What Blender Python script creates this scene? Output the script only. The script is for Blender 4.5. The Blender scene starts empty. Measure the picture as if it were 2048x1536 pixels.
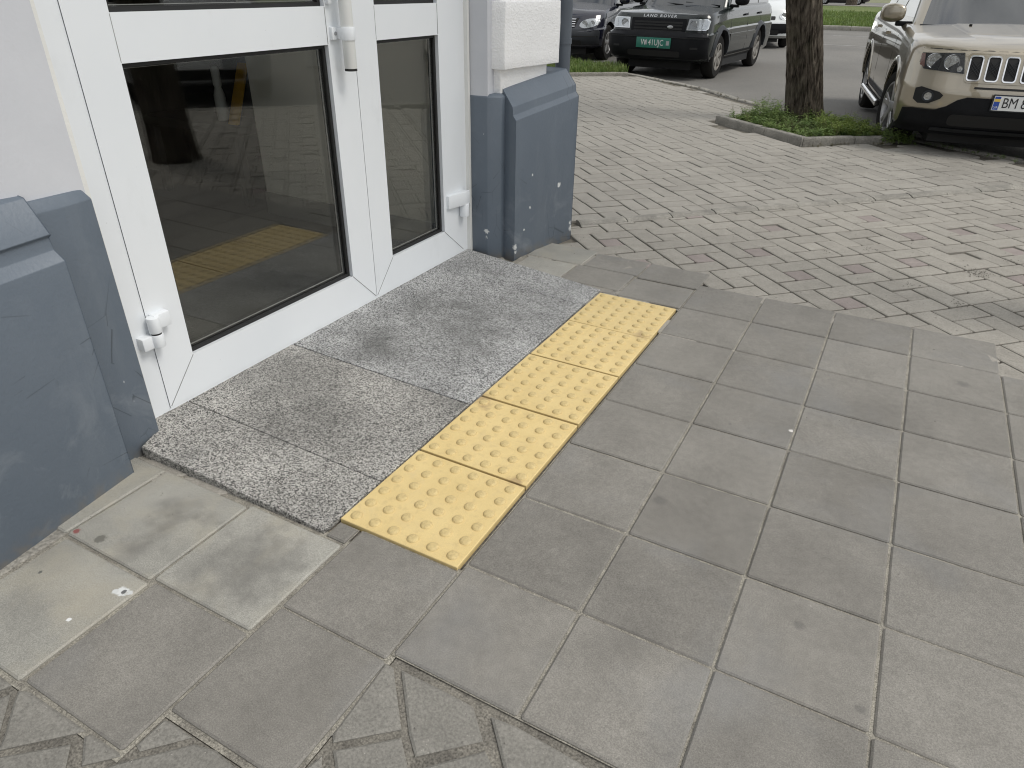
import bpy, bmesh, math, random
from mathutils import Vector, Matrix, noise

random.seed(7)
scene = bpy.context.scene
COL = scene.collection
R = math.radians
K = 0.9286                      # survey metres -> scene metres for the near field

# ------------------------------------------------------------------ camera
cam_d = bpy.data.cameras.new('camera')
cam = bpy.data.objects.new('camera', cam_d)
COL.objects.link(cam)
cam_d.sensor_width = 36.0
cam_d.lens = 1383.0 / 2048.0 * 36.0
cam_d.clip_start = 0.05
cam_d.clip_end = 3000.0
CP, CR, CY = R(30.23), R(0.94), R(-28.16)
_f = Vector((math.sin(CY) * math.cos(CP), math.cos(CY) * math.cos(CP), -math.sin(CP)))
_r = Vector((math.cos(CY), -math.sin(CY), 0))
_u = _r.cross(_f)
_R = math.cos(CR) * _r + math.sin(CR) * _u
_U = -math.sin(CR) * _r + math.cos(CR) * _u
CAMP = Vector((0.7819, -1.2040, 1.4231)) * K
cam.matrix_world = Matrix(((_R.x, _U.x, -_f.x, CAMP.x), (_R.y, _U.y, -_f.y, CAMP.y),
                           (_R.z, _U.z, -_f.z, CAMP.z), (0, 0, 0, 1)))
scene.camera = cam

# ------------------------------------------------------------------ sky
SUN_DIR = Vector((0.90, 0.12, 1.30)).normalized()       # towards the sun
SUN_EL = math.asin(SUN_DIR.z)
SUN_AZ = math.atan2(SUN_DIR.x, SUN_DIR.y)
world = bpy.data.worlds.new('World')
scene.world = world
world.use_nodes = True
wn = world.node_tree
wn.nodes.clear()
w_out = wn.nodes.new('ShaderNodeOutputWorld')
w_bg = wn.nodes.new('ShaderNodeBackground')
w_sky = wn.nodes.new('ShaderNodeTexSky')
w_sky.sky_type = 'NISHITA'
w_sky.sun_disc = False
w_sky.sun_elevation = SUN_EL
w_sky.sun_rotation = SUN_AZ
w_sky.dust_density = 2.0
w_tc = wn.nodes.new('ShaderNodeTexCoord')
w_map = wn.nodes.new('ShaderNodeMapping')
w_map.inputs['Scale'].default_value = (1.0, 1.0, 2.2)
w_no = wn.nodes.new('ShaderNodeTexNoise')
w_no.inputs['Scale'].default_value = 4.2
w_no.inputs['Detail'].default_value = 7.0
w_no.inputs['Roughness'].default_value = 0.58
w_rp = wn.nodes.new('ShaderNodeValToRGB')
w_rp.color_ramp.elements[0].position = 0.28
w_rp.color_ramp.elements[1].position = 0.52
w_cl = wn.nodes.new('ShaderNodeValToRGB')
w_cl.color_ramp.elements[0].position = 0.35
w_cl.color_ramp.elements[0].color = (12.6, 12.7, 12.7, 1)
w_cl.color_ramp.elements[1].position = 0.72
w_cl.color_ramp.elements[1].color = (5.6, 5.8, 6.1, 1)
w_mx = wn.nodes.new('ShaderNodeMix')
w_mx.data_type = 'RGBA'
wn.links.new(w_tc.outputs['Generated'], w_map.inputs['Vector'])
wn.links.new(w_map.outputs['Vector'], w_no.inputs['Vector'])
wn.links.new(w_no.outputs['Fac'], w_rp.inputs['Fac'])
wn.links.new(w_no.outputs['Fac'], w_cl.inputs['Fac'])
wn.links.new(w_rp.outputs['Color'], w_mx.inputs['Factor'])
wn.links.new(w_sky.outputs['Color'], w_mx.inputs['A'])
wn.links.new(w_cl.outputs['Color'], w_mx.inputs['B'])
wn.links.new(w_mx.outputs['Result'], w_bg.inputs['Color'])
wn.links.new(w_bg.outputs['Background'], w_out.inputs['Surface'])
w_bg.inputs['Strength'].default_value = 0.085

sun_d = bpy.data.lights.new('sun', 'SUN')
sun_d.energy = 1.5
sun_d.angle = R(22)
sun_d.color = (1.0, 0.96, 0.90)
sun = bpy.data.objects.new('sun', sun_d)
COL.objects.link(sun)
sun.rotation_euler = SUN_DIR.to_track_quat('Z', 'Y').to_euler()

scene.view_settings.view_transform = 'Standard'
scene.view_settings.look = 'None'
scene.view_settings.gamma = 1.0
scene.view_settings.use_curve_mapping = False
scene.view_settings.exposure = 0.32
scene.render.engine = 'CYCLES'
scene.cycles.filter_width = 1.1
scene.cycles.max_bounces = 8
scene.cycles.transparent_max_bounces = 12


# ------------------------------------------------------------------ materials
def new_mat(name):
    m = bpy.data.materials.new(name)
    m.use_nodes = True
    nt = m.node_tree
    return m, nt, nt.nodes['Principled BSDF']


class NT:
    """short hand for node graphs that read world position"""
    def __init__(s, nt):
        s.nt = nt
        s.pos = nt.nodes.new('ShaderNodeNewGeometry').outputs['Position']
    def mapped(s, scale):
        n = s.nt.nodes.new('ShaderNodeVectorMath')
        n.operation = 'MULTIPLY'
        s.nt.links.new(s.pos, n.inputs[0])
        n.inputs[1].default_value = scale
        return n.outputs[0]
    def noise(s, scale, detail=3, rough=0.55, vec=None, dist=0.0):
        n = s.nt.nodes.new('ShaderNodeTexNoise')
        n.inputs['Scale'].default_value = scale
        n.inputs['Detail'].default_value = detail
        n.inputs['Roughness'].default_value = rough
        n.inputs['Distortion'].default_value = dist
        s.nt.links.new(vec if vec is not None else s.pos, n.inputs['Vector'])
        return n.outputs['Fac']
    def voro(s, scale, feature='F1', out='Color', vec=None):
        n = s.nt.nodes.new('ShaderNodeTexVoronoi')
        n.feature = feature
        n.inputs['Scale'].default_value = scale
        s.nt.links.new(vec if vec is not None else s.pos, n.inputs['Vector'])
        return n.outputs[out]
    def ramp(s, fac, stops):
        n = s.nt.nodes.new('ShaderNodeValToRGB')
        el = n.color_ramp.elements
        while len(el) > 2:
            el.remove(el[-1])
        for i, (p, c) in enumerate(stops):
            e = el[i] if i < 2 else el.new(p)
            e.position = p
            e.color = (c[0], c[1], c[2], 1) if isinstance(c, (tuple, list)) else (c, c, c, 1)
        s.nt.links.new(fac, n.inputs['Fac'])
        return n.outputs['Color']
    def mix(s, fac, a, b, mode='MIX'):
        n = s.nt.nodes.new('ShaderNodeMix')
        n.data_type = 'RGBA'
        n.blend_type = mode
        for sock, v in ((n.inputs['Factor'], fac), (n.inputs['A'], a), (n.inputs['B'], b)):
            if isinstance(v, (int, float)):
                sock.default_value = v if sock.type == 'VALUE' else (v, v, v, 1)
            elif isinstance(v, (tuple, list)):
                sock.default_value = (v[0], v[1], v[2], 1)
            else:
                s.nt.links.new(v, sock)
        return n.outputs['Result']
    def math(s, op, a, b=0.0):
        n = s.nt.nodes.new('ShaderNodeMath')
        n.operation = op
        for sock, v in ((n.inputs[0], a), (n.inputs[1], b)):
            if isinstance(v, (int, float)):
                sock.default_value = v
            else:
                s.nt.links.new(v, sock)
        return n.outputs[0]
    def rnd(s, lo, hi):
        n = s.nt.nodes.new('ShaderNodeObjectInfo')
        m = s.nt.nodes.new('ShaderNodeMapRange')
        m.inputs['To Min'].default_value = lo
        m.inputs['To Max'].default_value = hi
        s.nt.links.new(n.outputs['Random'], m.inputs['Value'])
        return m.outputs['Result']
    def bump(s, bsdf, height, strength=0.3, dist=0.002):
        n = s.nt.nodes.new('ShaderNodeBump')
        n.inputs['Strength'].default_value = strength
        n.inputs['Distance'].default_value = dist
        s.nt.links.new(height, n.inputs['Height'])
        s.nt.links.new(n.outputs['Normal'], bsdf.inputs['Normal'])
    def spot(s, x, y, r0, r1, wob=0.3, ws=60.0):
        """soft irregular spot at scene position x, y: 1 inside, 0 outside"""
        d = s.nt.nodes.new('ShaderNodeVectorMath')
        d.operation = 'DISTANCE'
        fl = s.nt.nodes.new('ShaderNodeVectorMath')
        fl.operation = 'MULTIPLY'
        fl.inputs[1].default_value = (1, 1, 0)
        s.nt.links.new(s.pos, fl.inputs[0])
        s.nt.links.new(fl.outputs[0], d.inputs[0])
        d.inputs[1].default_value = (x, y, 0)
        nn = s.noise(ws, 3)
        dd = s.math('ADD', d.outputs['Value'], s.math('MULTIPLY', s.math('SUBTRACT', nn, 0.5), wob * r1 * 2))
        m = s.nt.nodes.new('ShaderNodeMapRange')
        m.inputs['From Min'].default_value = r0
        m.inputs['From Max'].default_value = r1
        m.inputs['To Min'].default_value = 1.0
        m.inputs['To Max'].default_value = 0.0
        s.nt.links.new(dd, m.inputs['Value'])
        return m.outputs['Result']


def link(nt, a, b):
    nt.links.new(a, b)


def surf(name, c1, c2=None, scale=4.0, fine=0.0, fscale=250.0, rough=0.85, bump=0.0, bscale=200.0,
         metal=0.0, rnd=0.0, spec=0.5, coat=0.0, bdist=0.002, crough=0.03, coat_ior=1.5):
    m, nt, b = new_mat(name)
    t = NT(nt)
    c2 = c2 or c1
    col = t.mix(t.ramp(t.noise(scale, 5), ((0.35, 0.0), (0.65, 1.0))), c1, c2)
    if fine:
        col = t.mix(1.0, col, t.ramp(t.noise(fscale, 2), ((0.3, 1 - fine), (0.7, 1 + fine))), 'MULTIPLY')
    if rnd:
        col = t.mix(1.0, col, t.rnd(1 - rnd, 1 + rnd), 'MULTIPLY')
    link(nt, col, b.inputs['Base Color'])
    b.inputs['Roughness'].default_value = rough
    b.inputs['Metallic'].default_value = metal
    b.inputs['Specular IOR Level'].default_value = spec
    b.inputs['Coat Weight'].default_value = coat
    b.inputs['Coat Roughness'].default_value = crough
    b.inputs['Coat IOR'].default_value = coat_ior
    if bump:
        t.bump(b, t.noise(bscale, 4), bump, bdist)
    return m


MAT = {}


def make_materials():
    M = MAT
    # --- concrete slabs, dark smooth face with sandy grit
    def slab(name, a, b_, stain):
        m, nt, b = new_mat(name)
        t = NT(nt)
        col = t.mix(t.ramp(t.noise(5.0, 6, 0.6), ((0.32, 0.0), (0.68, 1.0))), a, b_)
        col = t.mix(1.0, col, t.ramp(t.noise(1.3, 3), ((0.3, 0.90), (0.7, 1.10))), 'MULTIPLY')
        col = t.mix(1.0, col, t.rnd(0.90, 1.10), 'MULTIPLY')
        col = t.mix(1.0, col, t.ramp(t.noise(330.0, 2, 0.7), ((0.30, 0.74), (0.5, 1.0), (0.70, 1.30))), 'MULTIPLY')
        grit = t.ramp(t.voro(260.0, 'F1', 'Distance'), ((0.04, 1.0), (0.10, 0.0)))
        sel = t.ramp(t.noise(90.0, 2), ((0.52, 0.0), (0.60, 0.75)))
        col = t.mix(t.mix(1.0, grit, sel, 'MULTIPLY'), col, (0.50, 0.47, 0.41))
        if stain:
            sy = t.ramp(t.noise(4.5, 5, 0.6, None, 0.3), ((0.48, 0.0), (0.70, 0.55)))
            col = t.mix(sy, col, (0.40, 0.365, 0.285))
            for (x, y, r, a) in ((-0.827, -0.237, 0.085, 0.62), (-0.80, -0.30, 0.06, 0.5), (-0.795, -0.395, 0.075, 0.62), (-0.72, -0.20, 0.05, 0.4), (-0.50, -0.33, 0.22, 0.55), (-0.46, -0.26, 0.15, 0.4), (-1.0, -0.52, 0.05, 0.3), (-0.84, -0.64, 0.10, 0.3)):
                col = t.mix(t.math('MULTIPLY', t.spot(x, y, r * 0.05, r, 0.9, 16.0), a), col, (0.145, 0.140, 0.128))
            for (x, y, r, c) in ((-0.691, -0.499, 0.016, (0.66, 0.67, 0.66)), (-0.706, -0.508, 0.009, (0.60, 0.61, 0.60)), (-0.672, -0.492, 0.008, (0.58, 0.59, 0.58)), (-0.686, -0.499, 0.007, (0.13, 0.13, 0.13)), (-0.997, -0.421, 0.011, (0.24, 0.09, 0.085)), (-0.913, -0.408, 0.017, (0.16, 0.155, 0.135)), (-0.721, -0.617, 0.006, (0.75, 0.75, 0.74)), (-0.93, -0.56, 0.006, (0.12, 0.12, 0.11)), (-0.88, -0.70, 0.007, (0.70, 0.70, 0.68))):
                col = t.mix(t.spot(x, y, r * 0.7, r * 1.05, 0.7, 90.0), col, c)
        else:
            dk = t.ramp(t.noise(3.4, 4, 0.5, None, 0.6), ((0.54, 0.0), (0.74, 0.22)))
            col = t.mix(dk, col, (0.105, 0.100, 0.092))
            col = t.mix(1.0, col, t.ramp(t.noise(42.0, 4, 0.6), ((0.3, 0.92), (0.7, 1.08))), 'MULTIPLY')
            blue = t.ramp(t.noise(2.3, 4, 0.6, None, 0.4), ((0.52, 0.0), (0.70, 0.35)))
            col = t.mix(blue, col, (0.205, 0.208, 0.210))
            for (x, y, r) in ((0.364, 0.498, 0.022), (0.446, 1.018, 0.008), (1.165, 1.753, 0.026), (0.80, 0.22, 0.014), (0.95, 0.05, 0.012)):
                col = t.mix(t.math('MULTIPLY', t.spot(x, y, r * 0.6, r * 1.15, 0.5, 80.0), 0.40), col, (0.09, 0.088, 0.085))
            col = t.mix(t.spot(0.639, 1.08, 0.006, 0.009, 0.9, 150.0), col, (0.62, 0.60, 0.57))
        dots = t.ramp(t.voro(26.0, 'F1', 'Distance'), ((0.03, 1.0), (0.045, 0.0)))
        dsel = t.ramp(t.noise(14.0, 1), ((0.66, 0.0), (0.68, 1.0)))
        col = t.mix(t.mix(1.0, dots, dsel, 'MULTIPLY'), col, (0.50, 0.48, 0.44))
        link(nt, col, b.inputs['Base Color'])
        b.inputs['Roughness'].default_value = 0.80
        b.inputs['Specular IOR Level'].default_value = 0.35
        t.bump(b, t.mix(0.5, t.noise(420.0, 3, 0.7), t.noise(60.0, 3)), 0.35, 0.0015)
        return m
    M['slab'] = slab('slab_concrete', (0.190, 0.180, 0.161), (0.232, 0.220, 0.197), False)
    M['slab_old'] = slab('slab_weathered', (0.275, 0.268, 0.240), (0.355, 0.345, 0.308), True)

    # --- rough paving bricks
    def brick(name, a, b_, bl=0.35):
        m, nt, b = new_mat(name)
        t = NT(nt)
        col = t.mix(t.ramp(t.noise(11.0, 5, 0.6), ((0.32, 0.0), (0.68, 1.0))), a, b_)
        col = t.mix(1.0, col, t.ramp(t.noise(1.1, 3), ((0.3, 0.94), (0.7, 1.06))), 'MULTIPLY')
        col = t.mix(1.0, col, t.rnd(0.93, 1.07), 'MULTIPLY')
        col = t.mix(1.0, col, t.ramp(t.noise(170.0, 3, 0.7), ((0.30, 0.72), (0.5, 1.0), (0.72, 1.28))), 'MULTIPLY')
        chips = t.ramp(t.voro(120.0, 'F1', 'Distance'), ((0.05, 1.0), (0.13, 0.0)))
        sel = t.ramp(t.noise(45.0, 2), ((0.52, 0.0), (0.62, 0.85)))
        col = t.mix(t.mix(1.0, chips, sel, 'MULTIPLY'), col, (0.66, 0.62, 0.56))
        dirt = t.ramp(t.noise(17.0, 5, 0.65), ((0.62, 0.0), (0.80, 0.4)))
        col = t.mix(dirt, col, (0.20, 0.187, 0.165))
        link(nt, col, b.inputs['Base Color'])
        b.inputs['Roughness'].default_value = 0.92
        b.inputs['Specular IOR Level'].default_value = 0.2
        t.bump(b, t.mix(0.5, t.noise(260.0, 4, 0.7), t.noise(45.0, 4)), 0.7, 0.003)
        return m
    M['brick'] = brick('brick_grey', (0.285, 0.268, 0.236), (0.330, 0.311, 0.275))
    M['brick_far'] = brick('brick_beige', (0.276, 0.261, 0.233), (0.318, 0.301, 0.268))
    M['brick_red'] = brick('brick_reddish', (0.245, 0.212, 0.198), (0.285, 0.250, 0.232))
    M['brick_dark'] = brick('brick_bottom', (0.200, 0.192, 0.172), (0.240, 0.230, 0.206))
    M['sand'] = surf('joint_sand', (0.34, 0.32, 0.27), (0.22, 0.205, 0.175), 22.0, 0.45, 300.0, 0.95, 0.9, 180.0, bdist=0.004)
    M['joint_dark'] = surf('joint_dirt', (0.215, 0.20, 0.17), (0.125, 0.116, 0.10), 14.0, 0.45, 200.0, 0.95, 0.9, 120.0, bdist=0.004)
    M['bed'] = surf('bed_dirt', (0.20, 0.182, 0.148), (0.125, 0.112, 0.092), 7.0, 0.5, 120.0, 0.97, 0.9, 90.0, bdist=0.006)
    M['cement'] = surf('cement_grey', (0.30, 0.285, 0.25), (0.20, 0.19, 0.168), 6.0, 0.35, 120.0, 0.93, 0.7, 60.0, bdist=0.004, rnd=0.05)
    M['kerb'] = surf('kerb_concrete', (0.30, 0.285, 0.25), (0.205, 0.195, 0.172), 5.0, 0.35, 90.0, 0.93, 0.7, 50.0, bdist=0.005, rnd=0.10)
    M['asphalt'] = surf('asphalt', (0.185, 0.177, 0.162), (0.15, 0.145, 0.134), 0.45, 0.30, 70.0, 0.90, 0.5, 120.0, spec=0.3, bdist=0.004)
    M['line_paint'] = surf('road_line_paint', (0.36, 0.355, 0.34), (0.22, 0.217, 0.205), 9.0, 0.2, 60.0, 0.8)
    M['ground'] = surf('ground_soil', (0.13, 0.15, 0.06), (0.20, 0.19, 0.12), 0.2, 0.3, 4.0, 0.95)
    M['soil'] = surf('pit_soil', (0.075, 0.058, 0.038), (0.045, 0.036, 0.024), 8.0, 0.4, 60.0, 0.97, 0.8, 60.0)
    M['lawn'] = surf('lawn_grass', (0.085, 0.125, 0.026), (0.125, 0.155, 0.040), 0.35, 0.45, 9.0, 0.95, 0.8, 30.0, bdist=0.05)

    # --- granite
    def granite(name, tint, dirt):
        m, nt, b = new_mat(name)
        t = NT(nt)
        v = t.voro(270.0, 'F1', 'Color')
        s = nt.nodes.new('ShaderNodeSeparateColor')
        link(nt, v, s.inputs[0])
        n2 = t.math('ADD', t.math('MULTIPLY', s.outputs[0], 0.62), t.math('MULTIPLY', t.noise(300.0, 3, 0.7), 0.5))
        col = t.ramp(n2, ((0.24, 0.022), (0.37, 0.10), (0.50, 0.28), (0.66, 0.42), (0.86, 0.60)))
        col = t.mix(1.0, col, tint, 'MULTIPLY')
        big = t.ramp(t.noise(3.2, 5, 0.6), ((0.35, 0.70), (0.65, 1.12)))
        col = t.mix(1.0, col, big, 'MULTIPLY')
        for (x, y, r, a) in dirt:
            col = t.mix(t.math('MULTIPLY', t.spot(x, y, r * 0.05, r, 0.9, 11.0), a), col, (0.085, 0.085, 0.080))
        link(nt, col, b.inputs['Base Color'])
        b.inputs['Roughness'].default_value = 0.62
        t.bump(b, t.noise(300.0, 3), 0.25, 0.001)
        return m
    M['granite_warm'] = granite('granite_warm', (0.95, 0.92, 0.855), ((-1.05, 0.42, 0.25, 0.35), (-0.45, 0.63, 0.10, 0.5), (-0.986, -0.055, 0.05, 0.6), (-0.75, 0.35, 0.35, 0.25)))
    M['granite_cool'] = granite('granite_cool', (0.985, 0.985, 0.965), ((-0.935, 0.836, 0.17, 0.60), (-1.0, 1.27, 0.20, 0.45), (-0.74, 1.25, 0.30, 0.45), (-0.60, 1.05, 0.16, 0.4), (-1.05, 0.95, 0.2, 0.3)))

    # --- tactile yellow
    m, nt, b = new_mat('tactile_yellow')
    t = NT(nt)
    col = t.mix(t.ramp(t.noise(6.0, 4), ((0.35, 0.0), (0.65, 1.0))), (0.670, 0.512, 0.232), (0.720, 0.560, 0.265))
    col = t.mix(1.0, col, t.rnd(0.96, 1.03), 'MULTIPLY')
    col = t.mix(1.0, col, t.ramp(t.noise(420.0, 2), ((0.3, 0.93), (0.7, 1.06))), 'MULTIPLY')
    dirt = t.ramp(t.noise(38.0, 6, 0.7), ((0.52, 0.0), (0.78, 0.5)))
    col = t.mix(dirt, col, (0.44, 0.33, 0.165))
    wear = t.ramp(t.noise(7.0, 6, 0.7, None, 0.6), ((0.55, 0.0), (0.72, 0.25)))
    col = t.mix(wear, col, (0.50, 0.41, 0.27))
    spk = t.ramp(t.voro(70.0, 'F1', 'Distance'), ((0.03, 0.8), (0.06, 0.0)))
    ss = t.ramp(t.noise(20.0, 1), ((0.60, 0.0), (0.63, 1.0)))
    col = t.mix(t.mix(1.0, spk, ss, 'MULTIPLY'), col, (0.12, 0.09, 0.06))
    for (x, y, r) in ((-0.385, 0.735, 0.05), (-0.35, 0.69, 0.03), (-0.05, 0.37, 0.035), (-0.06, 1.53, 0.05)):
        col = t.mix(t.math('MULTIPLY', t.spot(x, y, r * 0.2, r, 0.8, 50.0), 0.55), col, (0.26, 0.17, 0.10))
    link(nt, col, b.inputs['Base Color'])
    b.inputs['Roughness'].default_value = 0.62
    t.bump(b, t.noise(500.0, 3), 0.18, 0.001)
    M['tactile'] = m

    m, nt, b = new_mat('tactile_stud')
    t = NT(nt)
    col = t.mix(t.ramp(t.noise(120.0, 4, 0.7), ((0.40, 0.0), (0.66, 1.0))), (0.64, 0.50, 0.235), (0.52, 0.40, 0.19))
    link(nt, col, b.inputs['Base Color'])
    b.inputs['Roughness'].default_value = 0.65
    t.bump(b, t.voro(330.0, 'F1', 'Distance'), 0.5, 0.002)
    M['stud'] = m

    # --- painted plinth
    m, nt, b = new_mat('plinth_paint')
    t = NT(nt)
    col = t.mix(t.ramp(t.noise(2.6, 5, 0.6), ((0.3, 0.0), (0.7, 1.0))), (0.108, 0.134, 0.166), (0.128, 0.155, 0.188))
    streak = t.ramp(t.noise(9.0, 5, 0.6, t.mapped((1.0, 1.0, 0.16))), ((0.56, 0.0), (0.80, 0.35)))
    col = t.mix(streak, col, (0.18, 0.205, 0.232))
    scuff = t.ramp(t.noise(6.5, 6, 0.65, None, 0.8), ((0.53, 0.0), (0.70, 0.55)))
    sz = nt.nodes.new('ShaderNodeSeparateXYZ')
    link(nt, t.pos, sz.inputs[0])
    low = t.ramp(sz.outputs['Z'], ((0.05, 1.0), (0.45, 0.15)))
    col = t.mix(t.mix(1.0, scuff, low, 'MULTIPLY'), col, (0.26, 0.285, 0.31))
    chip = t.ramp(t.voro(15.0, 'F1', 'Distance', t.mapped((1, 1, 0.6))), ((0.045, 1.0), (0.07, 0.0)))
    csel = t.ramp(t.noise(5.0, 2), ((0.60, 0.0), (0.62, 1.0)))
    col = t.mix(t.mix(1.0, chip, csel, 'MULTIPLY'), col, (0.62, 0.63, 0.63))
    crk = t.voro(3.6, 'DISTANCE_TO_EDGE', 'Distance', t.mix(0.12, t.pos, t.voro(9.0)))
    cl = t.ramp(crk, ((0.0, 1.0), (0.006, 0.0)))
    cs = t.ramp(t.noise(2.4, 2), ((0.50, 0.0), (0.58, 0.8)))
    col = t.mix(t.mix(1.0, cl, cs, 'MULTIPLY'), col, (0.05, 0.06, 0.07))
    for (x, y, z, r) in ((-0.917, 2.476, 0.33, 0.016), (-0.888, 2.613, 0.052, 0.022), (-0.893, 2.60, 0.085, 0.012), (-0.995, 2.106, 0.059, 0.015), (-0.995, 2.11, 0.03, 0.012), (-0.98, 2.179, 0.14, 0.006), (-0.967, 2.239, 0.427, 0.005), (-0.97, 2.225, 0.254, 0.007), (-1.131, 2.025, 0.148, 0.014), (-1.134, 2.023, 0.115, 0.011), (-1.093, -0.166, 0.388, 0.008)):
        d = nt.nodes.new('ShaderNodeVectorMath')
        d.operation = 'DISTANCE'
        link(nt, t.pos, d.inputs[0])
        d.inputs[1].default_value = (x, y, z)
        dd = t.math('ADD', d.outputs['Value'], t.math('MULTIPLY', t.math('SUBTRACT', t.noise(120.0, 3), 0.5), r * 2.2))
        col = t.mix(t.ramp(dd, ((r * 0.8, 1.0), (r * 0.95, 0.0))), col, (0.66, 0.67, 0.66))
    gr = t.ramp(sz.outputs['Z'], ((0.0, 1.0), (0.05, 0.0)))
    col = t.mix(t.mix(1.0, gr, t.ramp(t.noise(25.0, 4), ((0.4, 0.1), (0.6, 0.8))), 'MULTIPLY'), col, (0.17, 0.16, 0.145))
    link(nt, col, b.inputs['Base Color'])
    b.inputs['Roughness'].default_value = 0.48
    t.bump(b, t.mix(0.4, t.noise(7.0, 4), t.noise(90.0, 3)), 0.35, 0.006)
    M['plinth'] = m

    # --- white plaster
    def plaster(name, a, b_, st, bd):
        m, nt, b = new_mat(name)
        t = NT(nt)
        col = t.mix(t.ramp(t.noise(3.0, 5, 0.6), ((0.3, 0.0), (0.7, 1.0))), a, b_)
        dk = t.ramp(t.noise(19.0, 6, 0.7), ((0.64, 0.0), (0.80, 0.35)))
        col = t.mix(dk, col, (0.46, 0.45, 0.43))
        link(nt, col, b.inputs['Base Color'])
        b.inputs['Roughness'].default_value = 0.75
        t.bump(b, t.mix(0.5, t.noise(14.0, 5, 0.6), t.noise(110.0, 4)), st, bd)
        return m
    M['plaster'] = plaster('plaster_wall', (0.53, 0.542, 0.572), (0.585, 0.597, 0.625), 0.22, 0.004)
    M['quoin'] = plaster('plaster_quoin', (0.86, 0.86, 0.855), (0.90, 0.90, 0.895), 0.9, 0.010)
    M['jamb'] = plaster('plaster_jamb', (0.72, 0.72, 0.69), (0.78, 0.78, 0.75), 0.5, 0.004)
    # --- door
    m, nt, b = new_mat('door_white')
    t = NT(nt)
    col = t.mix(t.ramp(t.noise(2.0, 4), ((0.3, 0.0), (0.7, 1.0))), (0.735, 0.765, 0.79), (0.775, 0.80, 0.82))
    sm = t.ramp(t.noise(8.0, 6, 0.65, t.mapped((1, 1, 0.4))), ((0.60, 0.0), (0.80, 0.22)))
    col = t.mix(sm, col, (0.52, 0.53, 0.53))
    sp = t.ramp(t.voro(38.0, 'F1', 'Distance'), ((0.03, 0.6), (0.06, 0.0)))
    ssl = t.ramp(t.noise(11.0, 1), ((0.63, 0.0), (0.66, 1.0)))
    col = t.mix(t.mix(1.0, sp, ssl, 'MULTIPLY'), col, (0.28, 0.28, 0.27))
    link(nt, col, b.inputs['Base Color'])
    b.inputs['Roughness'].default_value = 0.36
    M['door'] = m
    M['door_cream'] = surf('handle_white', (0.70, 0.71, 0.69), (0.74, 0.75, 0.73), 5.0, rough=0.35)
    M['seam_grey'] = surf('weld_seam_grey', (0.20, 0.205, 0.20), (0.32, 0.325, 0.32), 12.0, rough=0.7)
    M['gasket'] = surf('gasket_rubber', (0.012, 0.012, 0.012), rough=0.6)
    M['spacer'] = surf('spacer_alu', (0.34, 0.34, 0.33), rough=0.45, metal=0.3)
    M['metal'] = surf('bare_metal', (0.45, 0.45, 0.45), rough=0.35, metal=1.0)
    M['pipe'] = surf('pipe_paint', (0.085, 0.10, 0.12), (0.10, 0.118, 0.14), 6.0, rough=0.5)

    def glass(name, ior, tint):
        m = bpy.data.materials.new(name)
        m.use_nodes = True
        nt = m.node_tree
        nt.nodes.clear()
        o = nt.nodes.new('ShaderNodeOutputMaterial')
        mx = nt.nodes.new('ShaderNodeMixShader')
        fr = nt.nodes.new('ShaderNodeFresnel')
        geo = nt.nodes.new('ShaderNodeNewGeometry')
        mr = nt.nodes.new('ShaderNodeMapRange')
        mr.inputs['To Min'].default_value = ior
        mr.inputs['To Max'].default_value = 1.0 / ior
        nt.links.new(geo.outputs['Backfacing'], mr.inputs['Value'])
        nt.links.new(mr.outputs['Result'], fr.inputs['IOR'])
        tr = nt.nodes.new('ShaderNodeBsdfTransparent')
        tr.inputs['Color'].default_value = (*tint, 1)
        gl = nt.nodes.new('ShaderNodeBsdfGlossy')
        gl.inputs['Roughness'].default_value = 0.0
        nt.links.new(fr.outputs[0], mx.inputs[0])
        nt.links.new(tr.outputs[0], mx.inputs[1])
        nt.links.new(gl.outputs[0], mx.inputs[2])
        nt.links.new(mx.outputs[0], o.inputs['Surface'])
        return m
    M['pane'] = glass('pane_glass', 1.48, (0.98, 0.985, 0.975))
    M['lens'] = glass('lens_glass', 1.45, (0.93, 0.94, 0.94))
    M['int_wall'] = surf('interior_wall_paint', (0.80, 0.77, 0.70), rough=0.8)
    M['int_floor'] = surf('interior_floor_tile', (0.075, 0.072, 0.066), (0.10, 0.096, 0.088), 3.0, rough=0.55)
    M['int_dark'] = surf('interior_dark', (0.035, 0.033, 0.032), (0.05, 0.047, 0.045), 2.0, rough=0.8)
    M['skirting'] = surf('skirting_grey', (0.36, 0.35, 0.33), rough=0.6)
    M['sign_yellow'] = surf('sign_yellow', (0.75, 0.42, 0.03), rough=0.5)

    # --- vehicles
    M['paint_beige'] = surf('car_paint_beige', (0.320, 0.278, 0.205), rough=0.28, metal=0.6, coat=1.0, coat_ior=1.75)
    M['paint_green'] = surf('car_paint_darkgreen', (0.006, 0.010, 0.009), (0.008, 0.012, 0.011), 3.0, rough=0.25, coat=0.9, crough=0.03, spec=0.12, coat_ior=1.5)
    M['paint_navy'] = surf('car_paint_navy', (0.006, 0.007, 0.016), rough=0.25, coat=0.9, spec=0.15, coat_ior=1.7)
    M['paint_white'] = surf('car_paint_white', (0.66, 0.68, 0.68), rough=0.35, coat=0.8)
    M['paint_silver'] = surf('car_paint_silver', (0.40, 0.41, 0.42), rough=0.35, metal=0.5, coat=1.0)
    M['paint_black'] = surf('car_paint_black', (0.012, 0.012, 0.013), rough=0.35, coat=1.0)
    M['paint_red'] = surf('car_paint_red', (0.25, 0.02, 0.02), rough=0.35, coat=1.0)
    M['plastic'] = surf('bumper_plastic', (0.006, 0.0065, 0.008), (0.010, 0.0105, 0.012), 6.0, 0.15, 150.0, 0.5, spec=0.14)
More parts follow.
